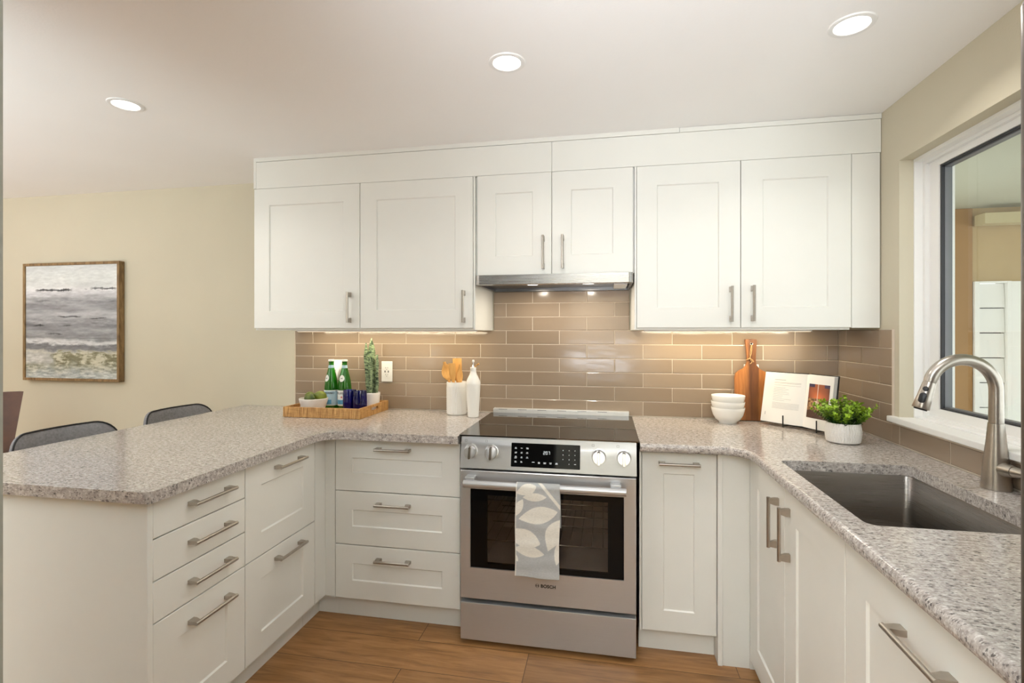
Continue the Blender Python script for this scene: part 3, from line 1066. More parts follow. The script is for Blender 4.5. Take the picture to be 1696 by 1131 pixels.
for z in (0.43, 0.56, 0.615):
    bm = bmesh.new()
    for k in range(13):
        x = 0.76 + k * (0.58 / 12)
        tube(bm, [(x, -0.62, z), (x, -0.16, z)], 0.002, 6)
    for y in (-0.62, -0.39, -0.16):
        tube(bm, [(0.7465, y, z), (1.3535, y, z)], 0.003, 6)
    obj('oven_rack', bm, M['chrome'], c)
# cooktop
bm = bmesh.new()
prism(bm, rrect(0.6572, 1.4432, -0.690, -0.046, 0.006, 3), 0.9148, 0.9205)
ck = obj('cooktop', bm, M['cooktop'], c)
bm = bmesh.new()
prism(bm, rrect(0.668, 1.432, -0.684, -0.05, 0.004, 3), 0.9055, 0.9147)
obj('cooktop_rim', bm, M['gap'], c)
for (x, y, r) in ((0.84, -0.50, 0.11), (1.25, -0.50, 0.10), (0.85, -0.22, 0.075), (1.25, -0.22, 0.085), (1.05, -0.20, 0.06)):
    bm = bmesh.new()
    lathe(bm, [(r, 0.92055), (r + .0015, 0.92065), (r + .003, 0.92055)], (x, y, 0), 56)
    obj('burner_ring', bm, M['ring'], ck)
bm = bmesh.new()
box(bm, 0.668, 1.429, -0.0445, -0.0085, 0.9155, 0.944, bev=0.003)
nf = set(bm.faces)
for k in range(6):
    box(bm, 0.70 + k * .112, 0.70 + k * .112 + .05, -0.0448, -0.044, 0.9385, 0.9405)
for f_ in bm.faces:
    if f_ not in nf: f_.material_index = 1
obj('rear_trim', bm, None, c, mats=[M['alu'], M['gap']])
# control panel: leans back
def fpanel(u, v, w):       # v 0 bottom .. 1 top of panel height
    z = 0.779 + v
    y = -0.7125 + v * 0.20
    n = Vector((0, -1, -0.20)).normalized()
    return (u + n.x * w, y + n.y * w, z + n.z * w)
def slabf(f, u0, u1, v0, v1, w0, w1, r=0.0):
    bm = bmesh.new()
    pl = rrect(u0, u1, v0, v1, r, 4) if r else [(u0, v0), (u1, v0), (u1, v1), (u0, v1)]
    loft(bm, [[f(u, v, w0) for u, v in pl], [f(u, v, w1) for u, v in pl]])
    return bm
cp = obj('control_panel', slabf(fpanel, RX0, RX1, 0.0, 0.1345, -0.012, 0.0, 0.003), M['steel'], c)
def seg7(ch, u, v, s):
    m = {'2': 'abged', '0': 'abcdef', '7': 'abc'}[ch]
    L, T = s * .5, s * .09
    g = {'a': (0, L, 2 * L), 'g': (0, L, L), 'd': (0, L, 0)}
    r = []
    for k in m:
        if k in 'agd':
            y = {'a': s, 'g': s / 2, 'd': 0}[k]
            r.append((u + T, u + L - T, v + y - T / 2, v + y + T / 2))
        else:
            x = u if k in 'ef' else u + L
            y0 = v + (s / 2 if k in 'fb' else 0)
            r.append((x - T / 2, x + T / 2, y0 + T, y0 + s / 2 - T))
    return r
bm = slabf(fpanel, 0.898, 1.197, 0.016, 0.115, 0.0002, 0.0016, 0.003)
nf0 = len(bm.faces)
rects = []
for ch, du in (('2', 1.0395), ('0', 1.0505), ('7', 1.0605)):
    rects += seg7(ch, du, 0.072, 0.0125)
rects += [(1.0475, 1.0485, 0.0755, 0.0768), (1.0475, 1.0485, 0.0805, 0.0818)]
for r_ in rects:
    quad(bm, [fpanel(u, v, 0.0019) for u, v in ((r_[0], r_[2]), (r_[1], r_[2]), (r_[1], r_[3]), (r_[0], r_[3]))])
nf1 = len(bm.faces)
def mark(u, v, w, h):
    quad(bm, [fpanel(a, b, 0.0019) for a, b in ((u - w, v - h), (u + w, v - h), (u + w, v + h), (u - w, v + h))])
for col_, u in enumerate((0.918, 0.944, 0.969)):
    for row in range(4 if col_ < 2 else 3):
        v = 0.094 - row * 0.019
        ln = [2, 2, 3, 2][row] if col_ == 0 else ([1, 2, 2, 2][row] if col_ == 1 else 2)
        for q in range(ln):
            mark(u + random.uniform(-.0006, .0006), v + (ln - 1) * .002 - q * .004, random.uniform(.003, .0052), .0008)
for k, u in enumerate((0.996, 1.021, 1.046, 1.071, 1.097)):
    for q in range(1 if k == 0 else 2):
        mark(u, 0.036 - q * .004 + .002, random.uniform(.004, .006), .0010)
for u in (1.124, 1.150, 1.175):
    for row in range(3):
        mark(u, 0.092 - row * .0185, .0011, .0018)
mark(1.150, 0.0365, .0011, .0018)
mark(1.176, 0.0365, .004, .0011)
bm.faces.ensure_lookup_table()
for q, f_ in enumerate(bm.faces):
    f_.material_index = 0 if q < nf0 else (1 if q < nf1 else 2)
dp = obj('display', bm, None, cp, mats=[M['black_glass'], M['digit'], M['panel_text']])
for kx in (0.7145, 0.8085, 1.2755, 1.3790):
    kv = 0.074
    def fk(a, b, w): return fpanel(kx + a, kv + b, w)
    bm = bmesh.new()
    lp = []
    for r_, w in ((0.0315, 0.0002), (0.0315, 0.003), (0.0285, 0.0035), (0.0275, 0.017), (0.0262, 0.0185)):
        lp.append([fk(r_ * math.cos(2 * PI * k / 36), r_ * math.sin(2 * PI * k / 36), w) for k in range(36)])
    loft(bm, lp)
    kb = obj('knob', bm, M['satin'], cp, angle=40)
    bm = bmesh.new()
    lo = [fk(x, y, 0.0186) for x, y in rrect(-0.0068, 0.0068, -0.0265, 0.0265, 0.004, 3)]
    hi = [fk(x, y, 0.029) for x, y in rrect(-0.0050, 0.0050, -0.0250, 0.0250, 0.004, 3)]
    loft(bm, [lo, hi])
    obj('grip', bm, M['chrome'], kb, angle=40)
    u = kx - 0.024
    bm = bmesh.new()
    for a in ((-.005, .005, -.0005, .0005), (-.005, .005, .0075, .0085), (-.005, -.004, 0, .008), (.004, .005, 0, .008)):
        quad(bm, [fpanel(u + a[i], 0.113 + a[j], 0.0003) for i, j in ((0, 2), (1, 2), (1, 3), (0, 3))])
    obj('burner_icon', bm, M['outline'], cp)
# oven door
fd = fback(-0.680)
DX0, DX1, DZ0, DZ1 = 0.671, 1.429, 0.205, 0.770
GX0, GX1, GZ0, GZ1 = 0.717, 1.379, 0.342, 0.690
bm = bmesh.new()
w1 = 0.035
def ringf(f, o_, i_, w, wb):
    """front plate with a rectangular opening"""
    O = [(o_[0], o_[2]), (o_[1], o_[2]), (o_[1], o_[3]), (o_[0], o_[3])]
    I = [(i_[0], i_[2]), (i_[1], i_[2]), (i_[1], i_[3]), (i_[0], i_[3])]
    e = 0.003
    Oe = [(o_[0] + e, o_[2] + e), (o_[1] - e, o_[2] + e), (o_[1] - e, o_[3] - e), (o_[0] + e, o_[3] - e)]
    Ls = [[bm.verts.new(f(u, v, q)) for u, v in L_] for L_, q in ((I, wb), (O, wb), (O, w - e), (Oe, w), (I, w), (I, wb + .0001))]
    for a, b in zip(Ls, Ls[1:]):
        for k in range(4):
            bm.faces.new((a[k], a[(k + 1) % 4], b[(k + 1) % 4], b[k]))
ringf(fd, (DX0, DX1, DZ0, DZ1), (GX0, GX1, GZ0, GZ1), w1, 0.0)
dr_ = obj('oven_door', bm, M['steel'], c, fixn=True)
bm = bmesh.new()
IX0, IX1, IZ0, IZ1 = 0.792, 1.313, 0.366, 0.664
ringf(fd, (GX0 + .0005, GX1 - .0005, GZ0 + .0005, GZ1 - .0005), (IX0, IX1, IZ0, IZ1), w1 - .002, 0.02)
obj('door_glass_border', bm, M['black_glass'], dr_)
obj('door_window', B(IX0, IX1, -0.680 - w1 + .003, -0.680 - w1 + .007, IZ0, IZ1), M['oven_glass'], dr_)
bm = bmesh.new()
HZ, HY = 0.7265, -0.768
tube(bm, [(0.701, HY, HZ), (0.702, HY, HZ), (1.386, HY, HZ), (1.387, HY, HZ)], [0.0135, 0.0155, 0.0155, 0.0135], 20)
dh = obj('door_handle', bm, M['steel'], dr_)
bm = bmesh.new()
for x in (0.725, 1.345):
    obj('handle_bracket', B(x - .022, x + .022, HY + .010, -0.680 - w1 - .0002, HZ + .002, HZ + .026, bev=0.004), M['steel'], dh)
# maker's name and roundel
ft_ = lambda ox, oz: (lambda x, y, d: (ox + x, -0.680 - w1 - .0001 - d, oz + y))
obj('lettering', text_bm('BOSCH', 0.0195, ft_(1.062, 0.288), 1.04, 0.0004, 0.0007), M['black'], dr_, smooth=False)
bm = bmesh.new()
fm = ft_(1.0145, 0.2885)
def annulus(r0, r1, n=28):
    for k in range(n):
        a, b = 2 * PI * k / n, 2 * PI * (k + 1) / n
        quad(bm, [fm(r0 * math.cos(a), r0 * math.sin(a), .0003), fm(r1 * math.cos(a), r1 * math.sin(a), .0003), fm(r1 * math.cos(b), r1 * math.sin(b), .0003), fm(r0 * math.cos(b), r0 * math.sin(b), .0003)])
annulus(0.0074, 0.0086)
for s in (-1, 1):          # armature: two side arcs and the cross bar
    for k in range(8):
        a, b = (k - 4) * .24, (k - 3) * .24
        r0, r1 = 0.0036, 0.0064
        quad(bm, [fm(s * r0 * math.cos(a), r0 * 1.1 * math.sin(a), .0003), fm(s * r1 * math.cos(a), r1 * math.sin(a), .0003), fm(s * r1 * math.cos(b), r1 * math.sin(b), .0003), fm(s * r0 * math.cos(b), r0 * 1.1 * math.sin(b), .0003)])
quad(bm, [fm(-.004, -.0009, .0003), fm(.004, -.0009, .0003), fm(.004, .0009, .0003), fm(-.004, .0009, .0003)])
obj('emblem', bm, M['black'], dr_, smooth=False)
# warming drawer and feet
obj('storage_drawer', B(DX0, DX1, -0.714, -0.674, 0.022, 0.187, bev=0.003), M['steel'], c)
for x in (0.70, 1.40):
    for y in (-0.62, -0.10):
        bm = bmesh.new()
        lathe(bm, [(0, 0), (0.016, 0), (0.016, 0.03), (0, 0.03)], (x, y, 0), 16)
        obj('foot', bm, M['black'], c)

# towel over the oven handle
def lens(p, a, b, w, k=0.0):
    """leaf shape between tips a and b, half width w"""
    d = (b[0] - a[0], b[1] - a[1])
    L = math.hypot(*d)
    t_ = ((p[0] - a[0]) * d[0] + (p[1] - a[1]) * d[1]) / L / L
    if t_ <= 0 or t_ >= 1: return -1
    s = ((p[0] - a[0]) * -d[1] + (p[1] - a[1]) * d[0]) / L
    prof = w * (math.sin(PI * t_ ** (1 + k))) ** 0.8
    return prof - abs(s)
LEAVES = [((190, 208), (435, 195), 44, 0.0), ((155, 438), (548, 338), 88, 0.1), ((460, 748), (575, 420), 92, 0.25), ((-40, 560), (382, 680), 95, 0.45),
          ((105, 745), (422, 785), 62, 0.0), ((545, 885), (600, 600), 45, 0.0), ((115, 170), (330, 90), 60, 0.2), ((100, 420), (190, 230), 45, 0.0), ((80, 790), (148, 885), 26, 0)]
def towel_print(px, py):
    m = -1
    for a, b, w, k in LEAVES:
        m = max(m, lens((px, py), a, b, w, k))
    # a pale stem across the top right, and the side hem
    d = abs((px - 400) * 0.707 - (py - 100) * 0.60 - 6)
    if py < 330: m = max(m, 15 - d)
    m = max(m, 6 - abs(px - 122))
    return m
bm = bmesh.new()
NU, NV = 112, 280
TX0, TX1 = 0.9330, 1.1190
rt_ = 0.0185
prof = []
nfront = 150
for j in range(NV + 1):
    s = j / NV
    Lf, La = 0.368, PI * rt_
    Lb = 0.17
    d = s * (Lf + La + Lb)
    if d < Lf: prof.append((HY - rt_, HZ - Lf + d, d))
    elif d < Lf + La:
        a = (d - Lf) / rt_
        prof.append((HY - rt_ * math.cos(a), HZ + rt_ * math.sin(a), d))
    else: prof.append((HY + rt_, HZ - (d - Lf - La), d))
grid = []
for j in range(NV + 1):
    row = []
    y, z, d = prof[j]
    for i in range(NU + 1):
        u = i / NU
        low = max(0, 1 - d / 0.36)
        x = TX0 + (TX1 - TX0) * u - 0.004 * low + 0.0015 * math.sin(d * 21 + u * 2)
        wav = (0.0026 * noise.noise(Vector((u * 1.6, d * 26, 3))) + 0.0030 * math.sin(u * 7 + 0.6) * low)
        yy = y + (wav - .001 if y < HY - .01 else 0.0)
        row.append(bm.verts.new((x, yy, z - 0.004 * u * (1 if y < HY else 0) * low)))
    grid.append(row)
for j in range(NV):
    for i in range(NU):
        bm.faces.new((grid[j][i], grid[j][i + 1], grid[j + 1][i + 1], grid[j + 1][i]))
tw = obj('dish_towel', bm, M['towel'], smooth=True, angle=80)
GREY, CREAM = rgb(146, 151, 157), rgb(228, 224, 213)
def towel_col(co, i):
    j, k = divmod(i, NU + 1)
    d = prof[j][2]
    px = 118 + (k / NU) * 456
    py = 1035 - d / 0.368 * 920
    m = towel_print(px, py)
    f = min(1, max(0, m / 5 + .5))
    n = 1 + 0.12 * noise.noise(Vector((px * .05, py * .3, 0))) 
    if py > 965: n *= 1.06 if int(py / 9) % 2 else 1.12
    return [(a * (1 - f) + b * f) * n for a, b in zip(GREY, CREAM)]
set_attr(tw, 'paint', towel_col)
md = tw.modifiers.new('thickness', 'SOLIDIFY')
md.thickness = 0.0016
md.offset = 0
tag(tw, 'grey cotton towel with cream leaves hanging over the oven handle', 'towel')

# ================================================================== FRIDGE (right edge of the frame)
c = thing('refrigerator', 'stainless steel refrigerator at the right edge, beyond the sink worktop', 'refrigerator', (2.13, -2.6, 0))
obj('cabinet', B(1.868, 2.478, -3.05, -2.152, 0.03, 1.762, bev=0.004), M['fridge_steel'], c)
obj('upper_door', B(1.790, 1.866, -3.048, -2.158, 0.74, 1.772, bev=0.008), M['fridge_steel'], c)
obj('freezer_drawer', B(1.790, 1.866, -3.048, -2.158, 0.06, 0.732, bev=0.008), M['fridge_steel'], c)
bm = bmesh.new()
tube(bm, [(1.745, -2.96, 0.85), (1.745, -2.96, 1.60)], 0.011, 14)
for z in (0.88, 1.57): tube(bm, [(1.745, -2.96, z), (1.7905, -2.96, z)], 0.008, 12)
obj('handle', bm, M['chrome'], c)
obj('plinth', B(1.88, 2.46, -3.04, -2.17, 0.0, 0.03), M['black'], c)

# ================================================================== CEILING LIGHTS
def can(x, y, label, k=1.0):
    c = thing('recessed_light', label, 'ceiling light', (x, y, CEIL - .003), 'recessed ceiling lights')
    bm = bmesh.new()
    lathe(bm, [(0.066, 0.0028), (0.064, -0.001), (0.058, -0.0025), (0.050, -0.0015), (0.0475, 0.0022)], (x, y, CEIL - .003), 48)
    obj('trim_ring', bm, M['white'], c)
    bm = bmesh.new()
    lathe(bm, [(0, 0.0006), (0.0478, 0.0006), (0.0480, 0.0022)], (x, y, CEIL - .003), 40)
    obj('diffuser', bm, M['lamp'], c)
    area('lamp', (0, 0, -0.004), (0, 0, 0), 0.095, 0.095, CAN_POWER * k, CAN_COLOR, c, 'DISK', 2.45)
can(-0.677, -1.085, 'round recessed light in the ceiling above the peninsula, leftmost of three')
can(0.960, -1.112, 'round recessed light in the ceiling in front of the range, middle of three')
can(2.058, -1.128, 'round recessed light in the ceiling nearest the window, rightmost of three', 1.2)

# ================================================================== TRAY AND WHAT STANDS ON IT
E0 = ZC + 0.0005
c = thing('serving_tray', 'woven rattan serving tray on the worktop under the left wall cabinet', 'tray', (-0.213, -0.195, E0))
TX0_, TX1_, TY0_, TY1_ = -0.441, 0.015, -0.377, -0.018
TZ1 = E0 + 0.0555
obj('tray_base', B(TX0_ + .012, TX1_ - .012, TY0_ + .012, TY1_ - .012, E0, E0 + .010), M['rattan'], c)
obj('side', B(TX0_, TX1_, TY0_, TY0_ + .0118, E0, TZ1, bev=0.002), M['rattan'], c)
obj('side', B(TX0_, TX1_, TY1_ - .0118, TY1_, E0, TZ1, bev=0.002), M['rattan'], c)
def side_with_slot(x0, x1):
    bm = bmesh.new()
    y0, y1 = TY0_ + .012, TY1_ - .012
    ym = (y0 + y1) / 2
    out = [(y0, E0), (y1, E0), (y1, TZ1), (y0, TZ1)]
    inn = rrect(ym - .042, ym + .042, E0 + .024, E0 + .043, 0.0094, 5)
    for x in (x0, x1):
        vo = [bm.verts.new((x, a, b)) for a, b in out]
        vi = [bm.verts.new((x, a, b)) for a, b in inn]
        es = [bm.edges.new((vo[k], vo[(k + 1) % 4])) for k in range(4)] + [bm.edges.new((vi[k], vi[(k + 1) % len(vi)])) for k in range(len(vi))]
        bmesh.ops.triangle_fill(bm, use_beauty=True, edges=es)
        if x == x0: a_o, a_i = vo, vi
        else: b_o, b_i = vo, vi
    for A_, B_ in ((a_o, b_o), (a_i, b_i)):
        n = len(A_)
        for k in range(n): bm.faces.new((A_[k], A_[(k + 1) % n], B_[(k + 1) % n], B_[k]))
    return bm
obj('side', side_with_slot(TX0_, TX0_ + .0118), M['rattan'], c)
obj('side', side_with_slot(TX1_ - .0118, TX1_), M['rattan'], c)
TB = E0 + 0.0105     # tray floor

# bowl of limes
BX, BY = -0.326, -0.264
bm = bmesh.new()
lathe(bm, [(0, 0), (0.045, 0), (0.050, 0.003), (0.064, 0.03), (0.0745, 0.062), (0.0785, 0.0805), (0.0765, 0.082), (0.0740, 0.079), (0.069, 0.058), (0.056, 0.024), (0.04, 0.010), (0, 0.008)], (BX, BY, TB), 48)
tag(obj('bowl', bm, M['matte_ceramic']), 'low white bowl holding limes on the rattan tray', 'bowl')
def lime(x, y, z, r, rot, label, seed, dark):
    bm = bmesh.new()
    n = 28
    prof = []
    for k in range(n + 1):
        a = PI * k / n
        rr = r * math.sin(a)
        zz = -r * 1.16 * math.cos(a)
        if k > n - 3: zz += 0.0028 * (k - (n - 3))
        if k < 2: zz -= 0.0012 * (2 - k)
        prof.append((max(rr, 0), zz))
    prof[0] = (0, prof[0][1]); prof[-1] = (0, prof[-1][1])
    lathe(bm, prof, (0, 0, 0), 32)
    o = obj('lime', bm, M['lime'], angle=80)
    def colf(co, i):
        f = 0.5 + 0.5 * noise.noise(co * 38 + Vector((seed, 0, 0)))
        f = min(1, max(0, f + dark))
        A_, B_ = rgb(48, 70, 22), rgb(132, 142, 46)
        return [a * (1 - f) + b * f for a, b in zip(A_, B_)]
    set_attr(o, 'paint', colf)
    o['label'], o['category'], o['group'] = label, 'lime', 'limes in the bowl'
    o.location = (x, y, z)
    o.rotation_euler = rot
lime(BX - .036, BY + .019, TB + .086, 0.0285, (1.3, 0.3, 0.5), 'lime at the left of the white bowl', 1, 0.0)
lime(BX + .034, BY + .015, TB + .090, 0.0300, (1.2, 0.0, -0.9), 'larger yellow-green lime at the right of the white bowl', 2, 0.22)
lime(BX - .001, BY - .037, TB + .084, 0.0270, (1.45, 0.2, 1.3), 'dark green lime at the front middle of the white bowl', 3, -0.32)

# sparkling-water bottles
def bottle(x, y, yaw, label, kind):
    c = thing('bottle', label, 'bottle', (x, y, TB), 'green glass bottles on the tray')
    prof = [(0, 0.004), (0.030, 0.0), (0.0375, 0.002), (0.0395, 0.008), (0.0395, 0.120), (0.0385, 0.140), (0.035, 0.168), (0.0295, 0.196), (0.0215, 0.226), (0.0160, 0.250), (0.0142, 0.266), (0.0142, 0.278), (0.0152, 0.279), (0.0152, 0.286), (0.0135, 0.288)]
    inner = [(0.0115, 0.288), (0.0118, 0.262), (0.0138, 0.248), (0.0195, 0.224), (0.027, 0.195), (0.0325, 0.167), (0.0362, 0.139), (0.0372, 0.120), (0.0372, 0.012), (0.034, 0.008), (0, 0.009)]
    bm = bmesh.new()
    lathe(bm, prof + inner, (x, y, TB), 48)
    g_ = obj('glass', bm, M['green_glass'], c, angle=60)
    bm = bmesh.new()
    lathe(bm, [(0.0155, 0.2835), (0.0168, 0.2840), (0.0172, 0.291), (0.0160, 0.2945), (0, 0.2955)], (x, y, TB), 32, fn=lambda a, z, i: 1 + 0.02 * math.cos(a * 21) if i in (1, 2) else 1)
    obj('cap', bm, M['plastic'], c)
    def band(r0, r1, z0, z1, mat, a0=0, a1=2 * PI, name='label', n=48):
        bm = bmesh.new()
        A_, B_ = [], []
        full = a1 - a0 > 6.2
        for k in range(n + (0 if full else 1)):
            a = a0 + (a1 - a0) * k / n
            A_.append(bm.verts.new((x + r0 * math.cos(a), y + r0 * math.sin(a), TB + z0)))
            B_.append(bm.verts.new((x + r1 * math.cos(a), y + r1 * math.sin(a), TB + z1)))
        for k in range(len(A_) if full else len(A_) - 1):
            k2 = (k + 1) % len(A_)
            bm.faces.new((A_[k], A_[k2], B_[k2], B_[k]))
        return obj(name, bm, mat, c)
    band(0.0148, 0.0172, 0.262, 0.245, M['label_blue'], name='neck_band')
    lb = band(0.0401, 0.0401, 0.028, 0.117, M['label_blue' if kind == 0 else 'label_white'])
    b2 = band(0.0404, 0.0404, 0.112, 0.1165, M['label_white'], name='label_border')
    b2.parent = lb
    b2 = band(0.0404, 0.0404, 0.028, 0.031, M['label_white'], name='label_border')
    b2.parent = lb
    b2 = band(0.0403, 0.0403, 0.036, 0.062, M['label_band'], yaw - 0.85, yaw + 0.85, 'label_picture', 24)
    b2.parent = lb
    def wrap(r, z0):
        return lambda px, py, d: (x + (r + d) * math.cos(yaw + px / r), y + (r + d) * math.sin(yaw + px / r), TB + z0 + py)
    bm = text_bm('S.PELLEGRINO', 0.0155, wrap(0.0403, 0.100), 1.05, 0.0002, 0.0004)
    obj('lettering', bm, M['ink'], lb, smooth=False)
    bm = bmesh.new()           # five-pointed star
    f_ = wrap(0.0405, 0.0775)
    pts = []
    for k in range(10):
        a = PI / 2 + k * PI / 5
        r_ = 0.0075 if k % 2 == 0 else 0.0031
        pts.append(f_(r_ * math.cos(a), r_ * math.sin(a), 0.0001))
    ce = bm.verts.new(f_(0, 0, 0.0001))
    vs = [bm.verts.new(p) for p in pts]
    for k in range(10): bm.faces.new((ce, vs[k], vs[(k + 1) % 10]))
    obj('red_star', bm, M['red'], lb, smooth=False)
    # oval medallion on the shoulder
    def shoulder(z):
        for (r0, z0), (r1, z1) in zip(prof, prof[1:]):
            if z0 <= z <= z1: return r0 + (r1 - r0) * (z - z0) / (z1 - z0)
        return 0.03
    def fs(px, py, d):
        z = 0.186 + py
        r = shoulder(z) + 0.0007 + d
        return (x + r * math.cos(yaw - .1 + px / 0.032), y + r * math.sin(yaw - .1 + px / 0.032), TB + z)
    bm = bmesh.new()
    n = 24
    rr = [[bm.verts.new(fs(s * .0165 * math.cos(2 * PI * k / n), s * .0195 * math.sin(2 * PI * k / n), 0)) for k in range(n)] for s in (1, .66, .33)]
    ce = bm.verts.new(fs(0, 0, 0))
    for a, b in zip(rr, rr[1:]):
        for k in range(n): bm.faces.new((a[k], a[(k + 1) % n], b[(k + 1) % n], b[k]))
    for k in range(n): bm.faces.new((rr[-1][k], rr[-1][(k + 1) % n], ce))
    md_ = obj('medallion', bm, M['label_white'], c)
    bm = bmesh.new()
    for a, b in ((-.006, -.002), (-.001, .003), (.004, .0065)):
        quad(bm, [fs(a, -.002, .0004), fs(b, -.002, .0004), fs(b, .002, .0004), fs(a, .002, .0004)])
    obj('medallion_print', bm, M['ink'], md_, smooth=False)
# yaw: which way the label faces (world angle); the camera is to the right and in front
bottle(-0.288, -0.142, math.radians(-108), 'green glass bottle with a pale blue label behind the bowl of limes', 0)
bottle(-0.205, -0.138, math.radians(-87), 'green glass bottle with a white label and red star behind the blue glasses', 1)

# cobalt tumblers
def tumbler(x, y, label, s=1.0):
    bm = bmesh.new()
    h = 0.128 * s
    lathe(bm, [(0, 0.003), (0.026, 0.0), (0.0345, 0.004), (0.0372, 0.02), (0.0382, 0.06), (0.0375, 0.10), (0.0362, h - .002), (0.0352, h), (0.0338, h - .003), (0.0345, 0.10), (0.0352, 0.06), (0.0335, 0.022), (0.026, 0.012), (0, 0.011)], (x, y, TB), 44)
    tag(obj('tumbler', bm, M['blue_glass'], angle=60), label, 'glass', 'cobalt blue tumblers')
tumbler(-0.124, -0.226, 'cobalt blue glass tumbler in front of the bottles, left of the pair')
tumbler(-0.043, -0.262, 'cobalt blue glass tumbler beside the snake plant pot, right of the pair')

# snake plant
PX, PY = -0.046, -0.108
c = thing('potted_plant', 'snake plant with banded upright leaves in a white pot on the tray', 'plant', (PX, PY, TB))
bm = bmesh.new()
lathe(bm, [(0, 0), (0.036, 0), (0.039, 0.003), (0.0455, 0.09), (0.0462, 0.100), (0.0450, 0.102), (0.0430, 0.100), (0.0415, 0.085), (0, 0.082)], (PX, PY, TB), 44)
obj('pot', bm, M['matte_ceramic'], c)
bm = bmesh.new()
lathe(bm, [(0.0412, 0.083), (0.03, 0.0865), (0, 0.0875)], (PX, PY, TB), 24)
obj('soil', bm, M['soil'], c)
def blade(x, y, h, w, yaw, lx, ly, seed):
    bm = bmesh.new()
    NJ, NI = 64, 6
    rows = []
    for j in range(NJ + 1):
        t_ = j / NJ
        ww = w * (0.62 + 0.62 * t_ - 0.24 * t_ * t_) * (1 if t_ < .72 else max(0.0, 1 - ((t_ - .72) / .28) ** 1.7)) * (0.55 + 0.45 * min(1, t_ * 5))
        ww = max(ww, 0.0004)
        tw_ = yaw + 0.5 * t_ * math.sin(seed)
        row = []
        for sgn in (1, -1):
            rng = range(NI + 1) if sgn == 1 else range(NI - 1, 0, -1)
            for i in rng:
                s = (i / NI - .5) * 2
                curl = 0.010 * (s * s) + 0.0022 * math.sin(t_ * 13 + seed) * s
                dep = curl + sgn * 0.0022 * (1 - s * s) 
                row.append(bm.verts.new((x + lx * t_ * t_ + s * ww * math.cos(tw_) - dep * math.sin(tw_), y + ly * t_ * t_ + s * ww * math.sin(tw_) + dep * math.cos(tw_), TB + 0.084 + h * t_)))
        rows.append(row)
    n = len(rows[0])
    for a, b in zip(rows, rows[1:]):
        for k in range(n): bm.faces.new((a[k], a[(k + 1) % n], b[(k + 1) % n], b[k]))
    bm.faces.new(rows[0]); bm.faces.new(rows[-1])
    o = obj('leaf', bm, M['leaf_banded'], c, angle=60)
    def colf(co, i):
        n1 = noise.noise(Vector((co.x * 55 + seed * 7, co.y * 55, co.z * 130)))
        n2 = noise.noise(Vector((co.x * 150, co.y * 150 + seed, co.z * 330)))
        f = 0.5 + 1.4 * n1 + 0.8 * n2
        f = min(1, max(0, f))
        j = i // n
        A_, B_ = rgb(44, 62, 42), rgb(150, 170, 128)
        return [a * (1 - f) + b * f for a, b in zip(A_, B_)]
    set_attr(o, 'paint', colf)
blade(PX - .002, PY + .006, 0.340, 0.0215, 0.25, -0.004, 0.0, 1.0)
blade(PX - .021, PY - .002, 0.308, 0.0190, 0.75, -0.012, -0.004, 2.3)
blade(PX + .024, PY - .002, 0.240, 0.0170, -0.55, 0.004, -0.002, 4.1)
blade(PX + .014, PY + .016, 0.165, 0.0130, 0.9, 0.010, 0.004, 5.2)
blade(PX - .006, PY - .018, 0.235, 0.0140, -0.2, -0.004, -0.006, 6.6)

# outlet, plug-in device, hidden outlet plate behind the board
def wall_plate(name, label, x0, x1, z0, z1, full=True):
    c = thing(name, label, 'outlet', ((x0 + x1) / 2, YT, z0))
    obj('plate', B(x0, x1, YT - .006, YT - .0002, z0, z1, bev=0.0022), M['plastic'], c)
    xm, zm = (x0 + x1) / 2, (z0 + z1) / 2
    bm = bmesh.new()
    prism(bm, rrect(xm - .0165, xm + .0165, zm - .034, zm + .034, 0.003, 3), YT - .0075, YT - .0062, lambda a, b, w: (a, w, b))
    ins = obj('receptacle', bm, M['plastic'], c)
    bm = bmesh.new()
    def slot(a, b, w, h): box(bm, xm + a - w, xm + a + w, YT - .0080, YT - .0077, zm + b - h, zm + b + h)
    for s in (-1, 1):
        slot(-.0062, s * .0205 + .002, .0010, .0036)
        slot(.0062, s * .0205 + .002, .0010, .0028)
        slot(0, s * .0205 - .0075, .0018, .0018)
    slot(-.0105, 0.0, .0028, .0058)
    slot(.0105, 0.0, .0028, .0058)
    obj('slots', bm, M['gap'], ins)
wall_plate('outlet', 'white wall outlet on the tiles right of the snake plant', -0.033, 0.037, 1.081, 1.204)
wall_plate('outlet', 'white wall outlet on the tiles mostly hidden behind the cutting board', 2.024, 2.098, 1.088, 1.209)
c = thing('plug_in_device', 'white tapered plug-in device on the tiles behind the bottles', 'plug-in device', (-0.324, YT, 1.087))
bm = bmesh.new()
xm = -0.322
lp = []
for k in range(15):
    t_ = k / 14
    z = 1.087 + 0.124 * t_
    hw = 0.012 + 0.024 * min(1, t_ * 1.9) ** 0.8
    dp_ = 0.014 + 0.022 * math.sin(PI * min(1, .25 + t_ * .75))
    lp.append([(xm + a, YT - .001 + b, z) for a, b in [(hw, 0), (hw, -dp_ * .6), (hw * .72, -dp_), (-hw * .72, -dp_), (-hw, -dp_ * .6), (-hw, 0)]])
loft(bm, lp)
obj('shell', bm, M['plastic'], c, angle=50)
bm = bmesh.new()
prism(bm, [(xm + .0035 * math.cos(k * PI / 6), 1.1475 + .0042 * math.sin(k * PI / 6)) for k in range(12)], YT - .0385, YT - .030, lambda a, b, w: (a, w, b))
obj('sensor', bm, M['black'], c)

